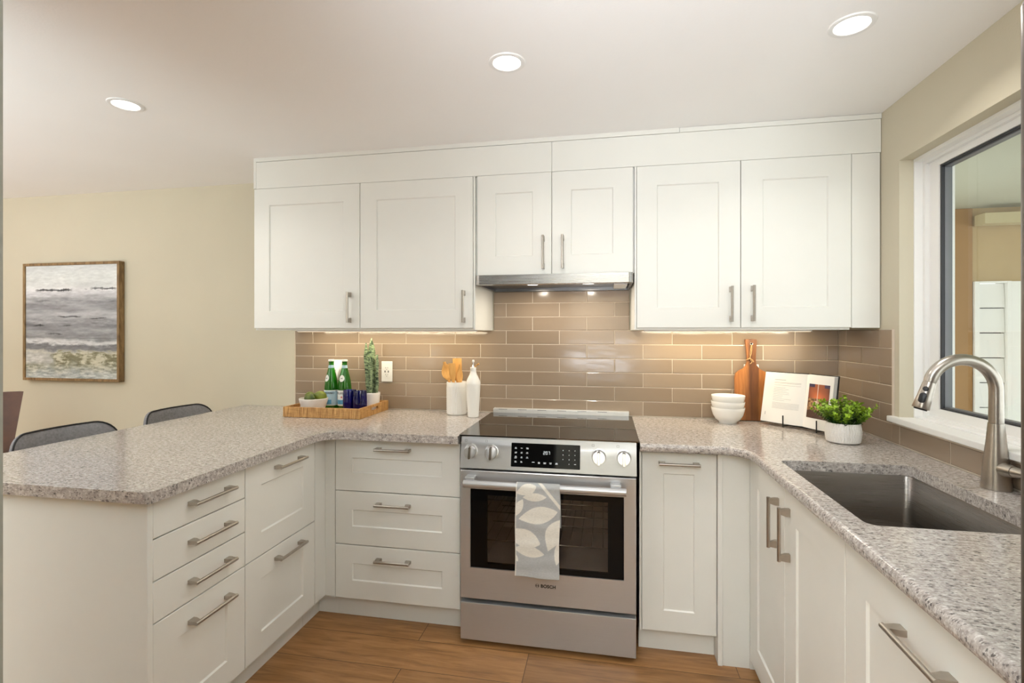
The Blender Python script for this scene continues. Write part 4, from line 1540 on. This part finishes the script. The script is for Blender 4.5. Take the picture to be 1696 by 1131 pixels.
# ================================================================== CROCK, UTENSILS, OIL BOTTLE
KX, KY = 0.469, -0.105
bm = bmesh.new()
n = 112
def rz_k(a, z, i):
    if i < 3 or i > 40: return 1.0
    return 1.0 + 0.042 * math.sin(a * 14 + z * 300) * math.sin(a * 14 - z * 300)
pk = [(0, 0), (0.052, 0), (0.0555, 0.003)]
for k in range(38): pk.append((0.0560 + 0.0008 * k / 37, 0.006 + 0.150 * k / 37))
pk += [(0.0572, 0.158), (0.0572, 0.181), (0.0560, 0.184), (0.0535, 0.182), (0.0530, 0.02), (0, 0.018)]
lathe(bm, pk, (KX, KY, E0), n, fn=rz_k)
tag(obj('utensil_crock', bm, M['ceramic'], angle=60), 'white ceramic crock with a diamond texture holding wooden utensils', 'crock')
def stick(bm, p, q, w0, w1, th, head=None, hl=0.0, hw=0.0, roundtop=False, yaw=0):
    """flat wooden utensil from p (bottom) to q (top of head)"""
    p, q = Vector(p), Vector(q)
    d = q - p
    L = d.length
    d.normalize()
    sx = Vector((math.cos(yaw), math.sin(yaw), 0))
    sx = (sx - d * sx.dot(d)).normalized()
    sy = d.cross(sx)
    lps = []
    N = 26
    for k in range(N + 1):
        t_ = k / N
        dist = t_ * L
        w = w0 + (w1 - w0) * t_
        bow = 0
        if dist > L - hl:
            u = (dist - (L - hl)) / hl
            if roundtop:
                w = max(w1, hw * math.sin(PI * (0.12 + 0.88 * u) ** 0.85)) if u < .97 else hw * .25
                bow = 0.010 * math.sin(PI * u)
            else:
                w = w1 + (hw - w1) * min(1, u * 2.4) ** 0.7
        c_ = p + d * dist + sy * bow
        lps.append([c_ + sx * w * a + sy * th * b for a, b in ((1, -.35), (1, .35), (.6, 1), (-.6, 1), (-1, .35), (-1, -.35), (-.6, -1), (.6, -1))])
    loft(bm, lps)
UB_ = E0 + 0.022
bm = bmesh.new()
stick(bm, (KX + .000, KY + .000, UB_), (KX - .074, KY + .000, E0 + 0.296), .006, .007, .004, hl=.100, hw=.033, roundtop=True, yaw=0.1)
tag(obj('wooden_spoon', bm, M['spoon_wood'], angle=60), 'wooden spoon leaning left in the white crock', 'spoon', 'wooden utensils in the crock')
bm = bmesh.new()
stick(bm, (KX + .002, KY + .026, UB_), (KX - .006, KY + .028, E0 + 0.315), .007, .008, .004, hl=.13, hw=.026, yaw=0.1)
tag(obj('wooden_turner', bm, M['spoon_wood'], angle=60), 'wide flat wooden turner standing at the back of the white crock', 'turner', 'wooden utensils in the crock')
bm = bmesh.new()
stick(bm, (KX + .004, KY - .026, UB_), (KX - .022, KY - .024, E0 + 0.290), .006, .007, .004, hl=.105, hw=.020, yaw=0.0)
tag(obj('wooden_spatula', bm, M['spoon_wood'], angle=60), 'narrow wooden spatula at the front of the white crock', 'spatula', 'wooden utensils in the crock')
bm = bmesh.new()
stick(bm, (KX + .020, KY - .002, UB_), (KX + .020, KY - .004, E0 + 0.283), .006, .0065, .004, hl=.105, hw=.019, roundtop=True, yaw=0.5)
tag(obj('wooden_spoon', bm, M['spoon_wood'], angle=60), 'slim wooden spoon leaning right in the white crock', 'spoon', 'wooden utensils in the crock')

QX, QY = 0.588, -0.185
c = thing('oil_bottle', 'ribbed white ceramic oil bottle with a pourer left of the cooktop', 'bottle', (QX, QY, E0))
bm = bmesh.new()
po = [(0, 0), (0.0285, 0), (0.030, 0.003)]
for k in range(97):
    t_ = k / 96
    z = 0.006 + 0.172 * t_
    r = 0.0305 + 0.0095 * (t_ ** 0.9)
    po.append((r + 0.00045 * math.sin(k * 2 * PI / 3 + .4), z))
po += [(0.0398, 0.184), (0.0365, 0.200), (0.0290, 0.217), (0.0205, 0.234), (0.0168, 0.246), (0.0163, 0.262), (0.0168, 0.270), (0.0160, 0.273), (0, 0.273)]
lathe(bm, po, (QX, QY, E0), 48)
obj('body', bm, M['ceramic'], c, angle=80)
bm = bmesh.new()
lathe(bm, [(0.0095, 0.2732), (0.0075, 0.284), (0.0048, 0.286), (0.0048, 0.299), (0, 0.2995)], (QX, QY, E0), 20)
po_ = obj('pourer', bm, M['chrome'], c)
bm = bmesh.new()
lathe(bm, [(0.0058, 0.2996), (0.0066, 0.302), (0.0064, 0.311), (0.004, 0.3135), (0, 0.314)], (QX, QY, E0), 20)
obj('pourer_cap', bm, M['plastic'], po_)
bm = bmesh.new()
tube(bm, [(QX + .012, QY, E0 + .2725), (QX + .018, QY, E0 + .284), (QX + .033, QY - .003, E0 + .292)], [0.003, 0.0035, 0.005], 10)
obj('stopper_tab', bm, M['spoon_wood'], c)

# ================================================================== RIGHT OF THE RANGE
# stacked bowls
GX, GY = 1.921, -0.114
def stack_bowl(z, label, dx=0, dy=0, tilt=(0, 0)):
    bm = bmesh.new()
    lathe(bm, [(0, 0.004), (0.038, 0.003), (0.0405, 0.0), (0.043, 0.0), (0.0445, 0.008), (0.060, 0.020), (0.072, 0.040), (0.0785, 0.062), (0.0815, 0.079), (0.0805, 0.0805), (0.0787, 0.079), (0.0755, 0.062), (0.069, 0.041), (0.057, 0.0235), (0.035, 0.0125), (0, 0.011)], (0, 0, 0), 56)
    o = obj('bowl', bm, M['ceramic'], angle=55)
    o['label'], o['category'], o['group'] = label, 'bowl', 'stacked white bowls'
    o.location = (GX + dx, GY + dy, z)
    o.rotation_euler = (tilt[0], tilt[1], 0)
stack_bowl(E0, 'white bowl at the bottom of the stack beside the cutting board')
stack_bowl(E0 + .0305, 'white bowl in the middle of the stack beside the cutting board', -.001, 0, (0.0, 0.012))
stack_bowl(E0 + .0610, 'white bowl at the top of the stack beside the cutting board', 0.001, 0.0, (0.0, 0.0))

# cutting board leaning on the wall
BCX = 2.056
c = thing('cutting_board', 'acacia wood cutting board with a handle leaning on the tiles', 'cutting board', (BCX, -0.035, E0))
lean = math.atan2(0.019, 0.43)
def fbd(u, v, w):       # v up along the board, w toward the room
    return (BCX + u, -0.0280 + v * math.sin(lean) - w * math.cos(lean), E0 + .0042 + v * math.cos(lean) - w * math.sin(lean))
half = [(0.0, 0.0), (0.070, 0.0), (0.0785, 0.006), (0.081, 0.02), (0.0820, 0.225), (0.078, 0.243), (0.066, 0.255), (0.040, 0.270), (0.026, 0.288), (0.0215, 0.305), (0.0215, 0.33), (0.0245, 0.37), (0.0285, 0.418), (0.0270, 0.424), (0.0, 0.427)]
poly = half[:-1] + [(0, 0.427)] + [(-u, v) for u, v in half[1:-1][::-1]]
bm = bmesh.new()
hole = [(0.0058 * math.cos(k * PI / 8) + 0.001, 0.400 + 0.0058 * math.sin(k * PI / 8)) for k in range(16)]
sides = []
for w in (0.0, 0.018):
    vo = [bm.verts.new(fbd(u, v, w)) for u, v in poly]
    vi = [bm.verts.new(fbd(u, v, w)) for u, v in hole]
    es = [bm.edges.new((vo[k], vo[(k + 1) % len(vo)])) for k in range(len(vo))] + [bm.edges.new((vi[k], vi[(k + 1) % 16])) for k in range(16)]
    bmesh.ops.triangle_fill(bm, use_beauty=True, edges=es)
    sides.append((vo, vi))
for q in (0, 1):
    A_, B_ = sides[0][q], sides[1][q]
    for k in range(len(A_)): bm.faces.new((A_[k], A_[(k + 1) % len(A_)], B_[(k + 1) % len(A_)], B_[k]))
bd = obj('board', bm, M['board_wood'], c, angle=40)
bm = bmesh.new()
lp = []
for k in range(17):
    a = 2 * PI * k / 16
    lp.append(fbd(0.001 + 0.0062 * math.cos(a), 0.400 + 0.0062 * math.sin(a), 0.0185))
tube(bm, lp, 0.0014, 8, cap=False)
obj('eyelet', bm, M['chrome'], bd)
bm = bmesh.new()
cord = [(0.001, 0.395, .018), (-0.004, 0.375, .0215), (-0.008, 0.35, .0215), (-0.007, 0.328, .0215), (-0.004, 0.312, .022), (0.002, 0.312, .0235), (0.0, 0.302, .023), (-0.008, 0.296, .0215)]
tube(bm, [fbd(*p) for p in cord], 0.0018, 8)
cord = [(0.003, 0.395, .018), (0.001, 0.37, .0235), (-0.003, 0.345, .0235), (-0.012, 0.321, .0235), (-0.024, 0.318, .0225), (-0.030, 0.316, .021)]
tube(bm, [fbd(*p) for p in cord], 0.0018, 8)
cord = [(-0.020, 0.320, .024), (-0.010, 0.324, .026), (0.004, 0.316, .026), (0.009, 0.306, .0235)]
tube(bm, [fbd(*p) for p in cord], 0.0026, 8)
obj('cord', bm, M['cord'], bd)

# cookbook on an easel
ea = Vector((0.683, -0.730, 0)).normalized()        # along the book's foot, left to right
en = Vector((0.730, 0.683, 0)).normalized()         # into the book (away from the room)
eb = Vector((2.163, -0.199, 0))
c = thing('book_easel', 'black metal easel holding the open cookbook', 'easel', (2.25, -0.25, E0))
bm = bmesh.new()
def ep(k, d, z): return eb + ea * k + en * d + Vector((0, 0, z))
def bar(bm, p, q, w=0.0032):
    tube(bm, [p, q], w, 8)
lf, rf = ep(0.004, -0.022, 0), Vector((2.2505, -0.3455, 0))
for p in (lf, rf):
    z_ = Vector((0, 0, E0))
    bar(bm, p + z_ + Vector((0, 0, .0033)), p + z_ + Vector((0, 0, .060)))
    bar(bm, p + z_ + Vector((0, 0, .0100)), p + en * 0.14 + z_ + Vector((0, 0, .0040)))
    bar(bm, p + en * 0.062 + z_ + Vector((0, 0, .008)), p + en * 0.107 + z_ + Vector((0, 0, .20)))
for d_, h_ in ((0.055, .0080), (0.107, .20)):
    bar(bm, lf + en * d_ + Vector((0, 0, E0 + h_)), rf + en * d_ + Vector((0, 0, E0 + h_)))
obj('stand', bm, M['matte_black'], c)
c = thing('cookbook', 'open cookbook showing a recipe page and a food photo', 'book', (2.22, -0.24, E0 + .012))
BZ = E0 + .0135
HB, LB = 0.252, 0.052
SP = 0.084            # spine position along ea
rot_r = Matrix.Rotation(math.radians(-16), 3, 'Z')
ear = rot_r @ ea
enr = rot_r @ en
def page(u, v, w, right):
    """u outwards from the spine, v up, w toward the reader"""
    curve = 0.006 * (1 - math.exp(-abs(u) / 0.018)) + 0.004 * math.sin(min(1, abs(u) / 0.2) * PI)
    base = eb + ea * SP + en * (LB * v / HB)
    if right:
        q = base + ear * u - enr * (w + curve * .8)
    else:
        q = base - ea * u - en * (w + curve)
    return Vector((q.x, q.y, BZ + v))
def sheet(bm, u0, u1, v0, v1, w, right, nu=14, nv=2, jit=None):
    g = [[bm.verts.new(page(u0 + (u1 - u0) * i / nu, v0 + (v1 - v0) * j / nv, w, right)) for i in range(nu + 1)] for j in range(nv + 1)]
    for j in range(nv):
        for i in range(nu):
            bm.faces.new((g[j][i], g[j][i + 1], g[j + 1][i + 1], g[j + 1][i]))
    return g
def block(u1, w0, w1, right, v0=0.004, v1=HB - .004):
    bm = bmesh.new()
    A_ = sheet(bm, 0.0, u1, v0, v1, w0, right)
    B_ = sheet(bm, 0.0, u1, v0, v1, w1, right)
    def rim(G): return [x for x in G[0]] + [G[1][-1]] + [x for x in G[2][::-1]] + [G[1][0]]
    ra, rb = rim(A_), rim(B_)
    for k in range(len(ra)):
        bm.faces.new((ra[k], ra[(k + 1) % len(ra)], rb[(k + 1) % len(ra)], rb[k]))
    return bm
LW, RW = 0.205, 0.150
obj('cover', block(LW + .004, -0.013, -0.0105, False, 0, HB), M['black'], c)
obj('cover', block(RW + .006, -0.024, -0.0215, True, 0, HB), M['black'], c)
lpg = obj('pages', block(LW, -0.010, 0.0, False), M['paper'], c)
bm = block(RW, -0.021, 0.0, True)
rpg = obj('pages', bm, M['paper'], c)
bm = bmesh.new()       # fore-edge of the thicker right block
for q in range(7):
    w0 = -0.0205 + q * 0.0029
    g0 = [page(RW + .0006, v, w0, True) for v in (0.006, HB - .006)] + [page(RW + .0006, v, w0 + .0013, True) for v in (HB - .006, 0.006)]
    quad(bm, g0)
obj('page_edges', bm, M['page_edge'], rpg, smooth=False)
# printed lines on the recipe page (u measured from the spine)
bm = bmesh.new()
def line(u0, u1, v, h=.0009):
    sheet(bm, u0, u1, v - h, v + h, 0.0006, False, 6, 1)
line(0.095, 0.152, 0.214, .0014)
rr_ = random.Random(3)
for v in (0.202, 0.198, 0.188): line(0.022, 0.152, v, .0006)
v = 0.176
for k in range(9):
    line(0.152 - rr_.uniform(.045, .10), 0.152, v, .0006); v -= 0.0078
for k in range(6):
    line(0.022, 0.152, v - .004, .0006); v -= 0.0052
line(0.182, 0.186, 0.045, .008)
obj('printed_text', bm, M['grey_ink'], lpg, smooth=False)
bm = bmesh.new()
NI, NJ = 60, 80
PU0, PU1, PV0, PV1 = 0.020, 0.134, 0.052, 0.208
g = sheet(bm, PU0, PU1, PV0, PV1, 0.0007, True, NI, NJ)
ph = obj('printed_photo', bm, M['photo'], rpg)
def photo_col(co, i):
    j, k = divmod(i, NI + 1)
    u, v = k / NI, j / NJ
    n = noise.noise(Vector((u * 3, v * 3, 1)))
    n2 = noise.noise(Vector((u * 16, v * 16, 4)))
    base = Vector(rgb(58, 34, 22)[:3])
    if v > 0.58:
        d = math.hypot((u - .5) * 1.1, (v - .62) * 1.0)
        warm = Vector(rgb(190, 100, 48)[:3]) * max(0, 1.25 - d * 1.7) + Vector(rgb(40, 26, 36)[:3])
        base = warm * (1 + .4 * n)
        if v > .9 and (u < .3 or u > .75): base = Vector(rgb(52, 40, 74)[:3])
    elif v > .22:
        f = max(0, min(1, .5 + 1.6 * n2))
        d = math.hypot((u - .42) * 1.3, (v - .42) * 2)
        base = Vector(rgb(86, 50, 30)[:3]).lerp(Vector(rgb(214, 168, 116)[:3]), f * max(0.25, 1 - d))
        if d < .18: base = base.lerp(Vector(rgb(236, 214, 200)[:3]), .65)
    else:
        base = Vector(rgb(74, 48, 36)[:3]) * (1 + .5 * n2)
    if abs(u - .46) < .022 and v > .5: base = base.lerp(Vector(rgb(232, 220, 206)[:3]), .7)
    return base
set_attr(ph, 'paint', photo_col)

# small leafy plant in a ribbed pot
PX2, PY2 = 2.290, -0.516
c = thing('potted_plant', 'bushy bright green plant in a ribbed white pot by the sink', 'plant', (PX2, PY2, E0))
bm = bmesh.new()
pp = [(0, 0), (0.053, 0), (0.058, 0.003)]
for k in range(30):
    t_ = k / 29
    pp.append((0.0610 + 0.0055 * math.sin(PI * min(1, t_ * .9 + .08)) + 0.0005 * math.sin(k * 2.0), 0.006 + 0.074 * t_))
pp += [(0.0610, 0.0825), (0.0595, 0.084), (0.0575, 0.082), (0.0565, 0.066), (0, 0.064)]
lathe(bm, pp, (PX2, PY2, E0), 210, fn=lambda a, z, i: 1 + 0.013 * math.cos(a * 42 + 0.9 * math.sin(z * 210)) if 3 <= i <= 32 else 1)
obj('pot', bm, M['matte_ceramic'], c, angle=60)
bm = bmesh.new()
lathe(bm, [(0.0566, 0.0665), (0.035, 0.072), (0, 0.076)], (PX2, PY2, E0), 24)
obj('soil', bm, M['soil'], c)
rp = random.Random(11)
bm = bmesh.new()
bs = bmesh.new()
tint = []
def leaf(bm, p, d, up, L, Wd, col):
    d = d.normalized()
    s = d.cross(up)
    if s.length < 1e-3: s = Vector((1, 0, 0))
    s.normalize()
    nrm = s.cross(d).normalized()
    rows = []
    for k in range(5):
        t_ = k / 4
        w = Wd * (math.sin(PI * min(0.985, 0.10 + t_ ** 0.75 * .86))) 
        cpt = p + d * L * t_ - nrm * 0.25 * L * t_ * t_
        rows.append([bm.verts.new(cpt - s * w + nrm * .12 * w * 2), bm.verts.new(cpt), bm.verts.new(cpt + s * w + nrm * .12 * w * 2)])
        tint.extend([col] * 3)
    for a, b in zip(rows, rows[1:]):
        for i in range(2): bm.faces.new((a[i], a[i + 1], b[i + 1], b[i]))
for sidx in range(64):
    az = rp.uniform(0, 2 * PI)
    rad = math.sqrt(rp.uniform(0, 1))
    tilt = rad * 0.86 + rp.uniform(-.1, .1)
    Ls = rp.uniform(0.085, 0.128) * (1.0 - 0.20 * rad)
    if sidx % 9 == 0: Ls *= 1.22
    root = Vector((PX2 + 0.040 * rad * math.cos(az), PY2 + 0.040 * rad * math.sin(az), E0 + .070))
    dirv = Vector((math.sin(tilt) * math.cos(az), math.sin(tilt) * math.sin(az), math.cos(tilt)))
    tip = root + dirv * Ls
    if tip.x > WX - 0.022: tip.x = WX - 0.022
    dirv = (tip - root).normalized()
    tube(bs, [root, root.lerp(tip, .5) + Vector((0, 0, .004)), tip], [0.0016, 0.0014, 0.0008], 6)
    nl = 9
    for q in range(nl):
        t_ = 0.28 + 0.72 * q / (nl - 1)
        p = root.lerp(tip, t_)
        for s_ in (0, 1):
            a2 = q * 1.7 + s_ * PI + rp.uniform(-.4, .4)
            o1 = dirv.orthogonal().normalized()
            o2 = dirv.cross(o1)
            out = (o1 * math.cos(a2) + o2 * math.sin(a2)) * 0.9 + dirv * (0.35 + 0.7 * t_)
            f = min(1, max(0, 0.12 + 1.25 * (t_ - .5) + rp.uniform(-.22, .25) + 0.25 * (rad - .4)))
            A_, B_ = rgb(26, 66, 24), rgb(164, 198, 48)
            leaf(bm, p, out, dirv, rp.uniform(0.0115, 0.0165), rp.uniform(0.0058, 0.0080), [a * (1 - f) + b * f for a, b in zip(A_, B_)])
for v in bm.verts:
    v.co.x = min(v.co.x, WX - .010)
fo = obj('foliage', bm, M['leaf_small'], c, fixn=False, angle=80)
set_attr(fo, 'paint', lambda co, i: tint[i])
obj('stems', bs, plain('green_stem', rgb(84, 120, 44), 0.6), c)

# ================================================================== DINING SIDE
# painting
c = thing('painting', 'abstract grey and ochre seascape in a wooden frame on the left wall', 'painting', (-2.29, -0.002, 1.045))
AX0, AX1, AZ0, AZ1 = -2.698, -1.896, 1.047, 1.858
bm = bmesh.new()
fw = 0.018
for a in ((AX0, AX1, AZ0, AZ0 + fw), (AX0, AX1, AZ1 - fw, AZ1), (AX0, AX0 + fw, AZ0 + fw, AZ1 - fw), (AX1 - fw, AX1, AZ0 + fw, AZ1 - fw)):
    box(bm, a[0], a[1], -0.042, -0.002, a[2], a[3], bev=0.0015)
obj('frame', bm, M['frame_wood'], c)
bm = bmesh.new()
NI, NJ = 190, 210
vs = [[bm.verts.new((AX0 + fw + (AX1 - AX0 - 2 * fw) * i / NI, -0.034, AZ0 + fw + (AZ1 - AZ0 - 2 * fw) * j / NJ)) for i in range(NI + 1)] for j in range(NJ + 1)]
for j in range(NJ):
    for i in range(NI): bm.faces.new((vs[j][i], vs[j][i + 1], vs[j + 1][i + 1], vs[j + 1][i]))
box(bm, AX0 + fw, AX1 - fw, -0.030, -0.003, AZ0 + fw, AZ1 - fw)
cv = obj('canvas', bm, M['canvas'], c, fixn=False)
STOPS = [(0.00, (176, 178, 172)), (0.06, (168, 170, 158)), (0.14, (158, 156, 128)), (0.21, (168, 164, 132)), (0.235, (196, 192, 180)), (0.255, (122, 122, 124)), (0.29, (126, 126, 128)), (0.315, (196, 196, 196)),
         (0.335, (206, 206, 206)), (0.36, (130, 130, 131)), (0.42, (138, 138, 140)), (0.47, (122, 122, 124)), (0.54, (166, 166, 168)), (0.60, (150, 150, 152)), (0.66, (134, 134, 136)), (0.71, (170, 170, 172)),
         (0.76, (196, 196, 198)), (0.79, (216, 216, 216)), (0.82, (204, 206, 204)), (0.90, (208, 211, 208)), (1.0, (200, 203, 202))]
STROKES = [(0.10, 0.52, 0.782, .012, .85), (0.64, 0.68, 0.785, .006, .8), (0.70, 1.0, 0.79, .010, .6), (0.34, 0.62, 0.545, .008, .75), (0.69, 0.89, 0.528, .007, .8), (0.07, 0.22, 0.468, .010, .9), (0.40, 0.52, 0.468, .007, .6),
           (0.21, 0.42, 0.392, .007, .6), (0.06, 0.16, 0.322, .008, .45), (0.08, 0.28, 0.69, .010, .3)]
def sstep(a, b, x):
    x = min(1, max(0, (x - a) / (b - a)))
    return x * x * (3 - 2 * x)
def canvas_col(co, i):
    if i >= (NI + 1) * (NJ + 1): return rgb(210, 208, 200)
    j, k = divmod(i, NI + 1)
    u, v = k / NI, j / NJ
    fr_ = lambda a, b, c_, o=5: noise.fractal(Vector((u * a + c_, v * b + c_ * .7, c_)), 0.7, 2.0, o)
    streak = fr_(2.2, 20, 3.1)
    fine = fr_(14, 60, 9.3, 4)
    mott = fr_(8, 10, 15.7)
    warp = 0.030 * fr_(3, 6, 5.5) + 0.014 * fine
    vv = min(1, max(0, v + warp * (1.0 if v < .34 else .55)))
    for (p0_, c0), (p1_, c1) in zip(STOPS, STOPS[1:]):
        if vv <= p1_:
            f = (vv - p0_) / (p1_ - p0_)
            c_ = [a + (b - a) * f for a, b in zip(c0, c1)]
            break
    if v < .36:
        w = 1 - sstep(.21, .25, vv)
        oc = sstep(-.25, .45, mott + .35 * fine)
        ochre = [a + (b - a) * oc for a, b in zip((126, 122, 96), (196, 192, 170))]
        lowgrey = sstep(.02, .16, v + .05 * mott)
        pale = [176 + 30 * fine, 180 + 28 * fine, 176 + 26 * fine]
        g_ = [p * (1 - lowgrey) + o * lowgrey for p, o in zip(pale, ochre)]
        left = (1 - sstep(.18, .36, u + .1 * mott)) * sstep(.10, .15, v)
        g_ = [x * (1 - .75 * left) + 204 * .75 * left for x in g_]
        c_ = [x * (1 - w) + y * w for x, y in zip(c_, g_)]
        c_ = [x + 16 * fine for x in c_]
    else:
        amp = 26 if v < .74 else 9
        c_ = [x + 9 + amp * streak + 12 * fine for x in c_]
    for a, b, y, h, s_ in STROKES:
        if a < u < b:
            e = min(1, min(u - a, b - u) / .05)
            d = abs(v - y - .008 * noise.noise(Vector((u * 12, y * 50, 0))))
            hh = h * 1.35 * (.5 + 1.0 * abs(noise.noise(Vector((u * 34, y * 30, 3)))))
            m = max(0, 1 - (d / hh) ** 2) * s_ * e * (1.1 + .5 * fine)
            m = min(1, max(0, m))
            c_ = [x * (1 - m) + 58 * m for x in c_]
    return rgb(*[min(238, max(20, x)) for x in c_])
set_attr(cv, 'paint', canvas_col)

# counter stools: facing the peninsula (+x)
def stool(yc, label):
    x_back = -1.150
    c = thing('bar_stool', label, 'stool', (-0.93, yc, 0), 'grey counter stools')
    W2, TOPZ, BOTZ = 0.228, 0.950, 0.60
    def fb_(u, v, w):         # backrest: leans back slightly and wraps forward at its sides
        t_ = (v - BOTZ) / (TOPZ - BOTZ)
        x = x_back + 0.05 - 0.05 * t_ + 0.10 * (abs(u) / W2) ** 2.2 * 0.62 + w
        return (x, yc + u, v)
    outl = []
    def shape(inset):
        pts = []
        hw, r = W2 - inset, 0.085 - inset * .5
        z1, z0 = TOPZ - inset, BOTZ + inset
        for a0, cx_, cz_, rr__ in ((0, hw - r, z1 - r, r), (PI / 2, -(hw - r), z1 - r, r)):
            for k in range(9):
                a = a0 + PI / 2 * k / 8
                pts.append((cx_ + rr__ * math.cos(a), cz_ + rr__ * math.sin(a) + 0.0))
        # gentle crown along the top edge
        pts += [(-(hw - .03), z0), (-(hw - .03) * .5, z0), (0, z0), ((hw - .03) * .5, z0), (hw - .03, z0)]
        top = []
        for p, q in zip(pts, pts[1:] + pts[:1]):
            top.append(p)
            if math.hypot(q[0] - p[0], q[1] - p[1]) > .06:
                for s in (.25, .5, .75): top.append((p[0] + (q[0] - p[0]) * s, p[1] + (q[1] - p[1]) * s))
        return top
    bm = bmesh.new()
    lps = [[fb_(u, v, w) for u, v in shape(i)] for i, w in ((0.030, -0.018), (0.006, -0.013), (0.0, 0.0), (0.005, 0.012), (0.03, 0.017))]
    rs = loft(bm, lps, cap=False)
    for R_ in (rs[0], rs[-1]):
        n = len(R_)
        ce = bm.verts.new(sum((v.co for v in R_), Vector()) / n + Vector((-0.012, 0, 0)))
        for k in range(n): bm.faces.new((R_[k], R_[(k + 1) % n], ce))
    bk = obj('backrest', bm, M['fabric'], c, angle=70)
    bm = bmesh.new()
    lp = [fb_(u, v, 0.0115) for u, v in shape(0.001)]
    tube(bm, lp + [lp[0]], 0.0038, 8, cap=False)
    obj('piping', bm, M['piping'], bk)
    bm = bmesh.new()
    lps = []
    for i, z in ((0.02, 0.575), (0.0, 0.590), (0.0, 0.630), (0.025, 0.648), (0.08, 0.652)):
        lps.append([(x, y, z) for x, y in rrect(-1.12 + i, -0.70 - i, yc - .22 + i, yc + .22 - i, max(.01, 0.07 - i), 6)])
    loft(bm, lps)
    obj('seat', bm, M['fabric'], c, angle=50)
    for sx, sy in ((-1, -1), (-1, 1), (1, -1), (1, 1)):
        bm = bmesh.new()
        tube(bm, [(-0.91 + sx * .15, yc + sy * .15, 0.574), (-0.91 + sx * .215, yc + sy * .205, 0.0)], [0.015, 0.010], 12)
        obj('leg', bm, M['matte_black'], c)
    bm = bmesh.new()
    q = [(-0.91 + a * .190, yc + b * .184, 0.22) for a, b in ((-1, -1), (1, -1), (1, 1), (-1, 1))]
    for k in range(4): tube(bm, [q[k], q[(k + 1) % 4]], 0.007, 10)
    obj('footrest', bm, M['matte_black'], c)
stool(-1.000, 'grey upholstered counter stool at the near half of the peninsula')
stool(-0.392, 'grey upholstered counter stool nearest the back wall')

# brown leather dining chair, at the left edge of the frame
DXc, DYc = -2.02, -0.70
c = thing('dining_chair', 'brown leather dining chair left of the stools, cut by the frame edge', 'chair', (DXc, DYc, 0))
bm = bmesh.new()
lps = []
NB = 14
for j in range(13):
    t_ = j / 12
    z = 0.42 + 0.605 * t_
    hw = 0.10 + 0.165 * t_
    row_f, row_b = [], []
    for k in range(NB + 1):
        s = k / NB * 2 - 1
        wrap = 0.16 * abs(s) ** 2.4
        x = DXc - 0.20 - 0.09 * t_ + wrap
        zz = z - (0.03 * (1 - s * s) * 0 if j < 12 else 0.0)
        row_f.append((x + .018, DYc + s * hw, zz))
        row_b.append((x - .018, DYc + s * hw * 1.03, zz))
    lps.append(row_f + row_b[::-1])
loft(bm, lps)
obj('backrest', bm, M['leather'], c, angle=60)
bm = bmesh.new()
lps = []
for i, z in ((0.02, 0.40), (0.0, 0.415), (0.0, 0.46), (0.03, 0.478)):
    lps.append([(x, y, z) for x, y in rrect(DXc - .17 + i, DXc + .27 - i, DYc - .205 + i, DYc + .205 - i, .05, 6)])
loft(bm, lps)
obj('seat', bm, M['leather'], c, angle=50)
for sx, sy in ((-1, -1), (-1, 1), (1, -1), (1, 1)):
    bm = bmesh.new()
    tube(bm, [(DXc + .05 + sx * .17, DYc + sy * .16, 0.40), (DXc + .05 + sx * .22, DYc + sy * .20, 0.0)], [0.016, 0.010], 12)
    obj('leg', bm, M['matte_black'], c)
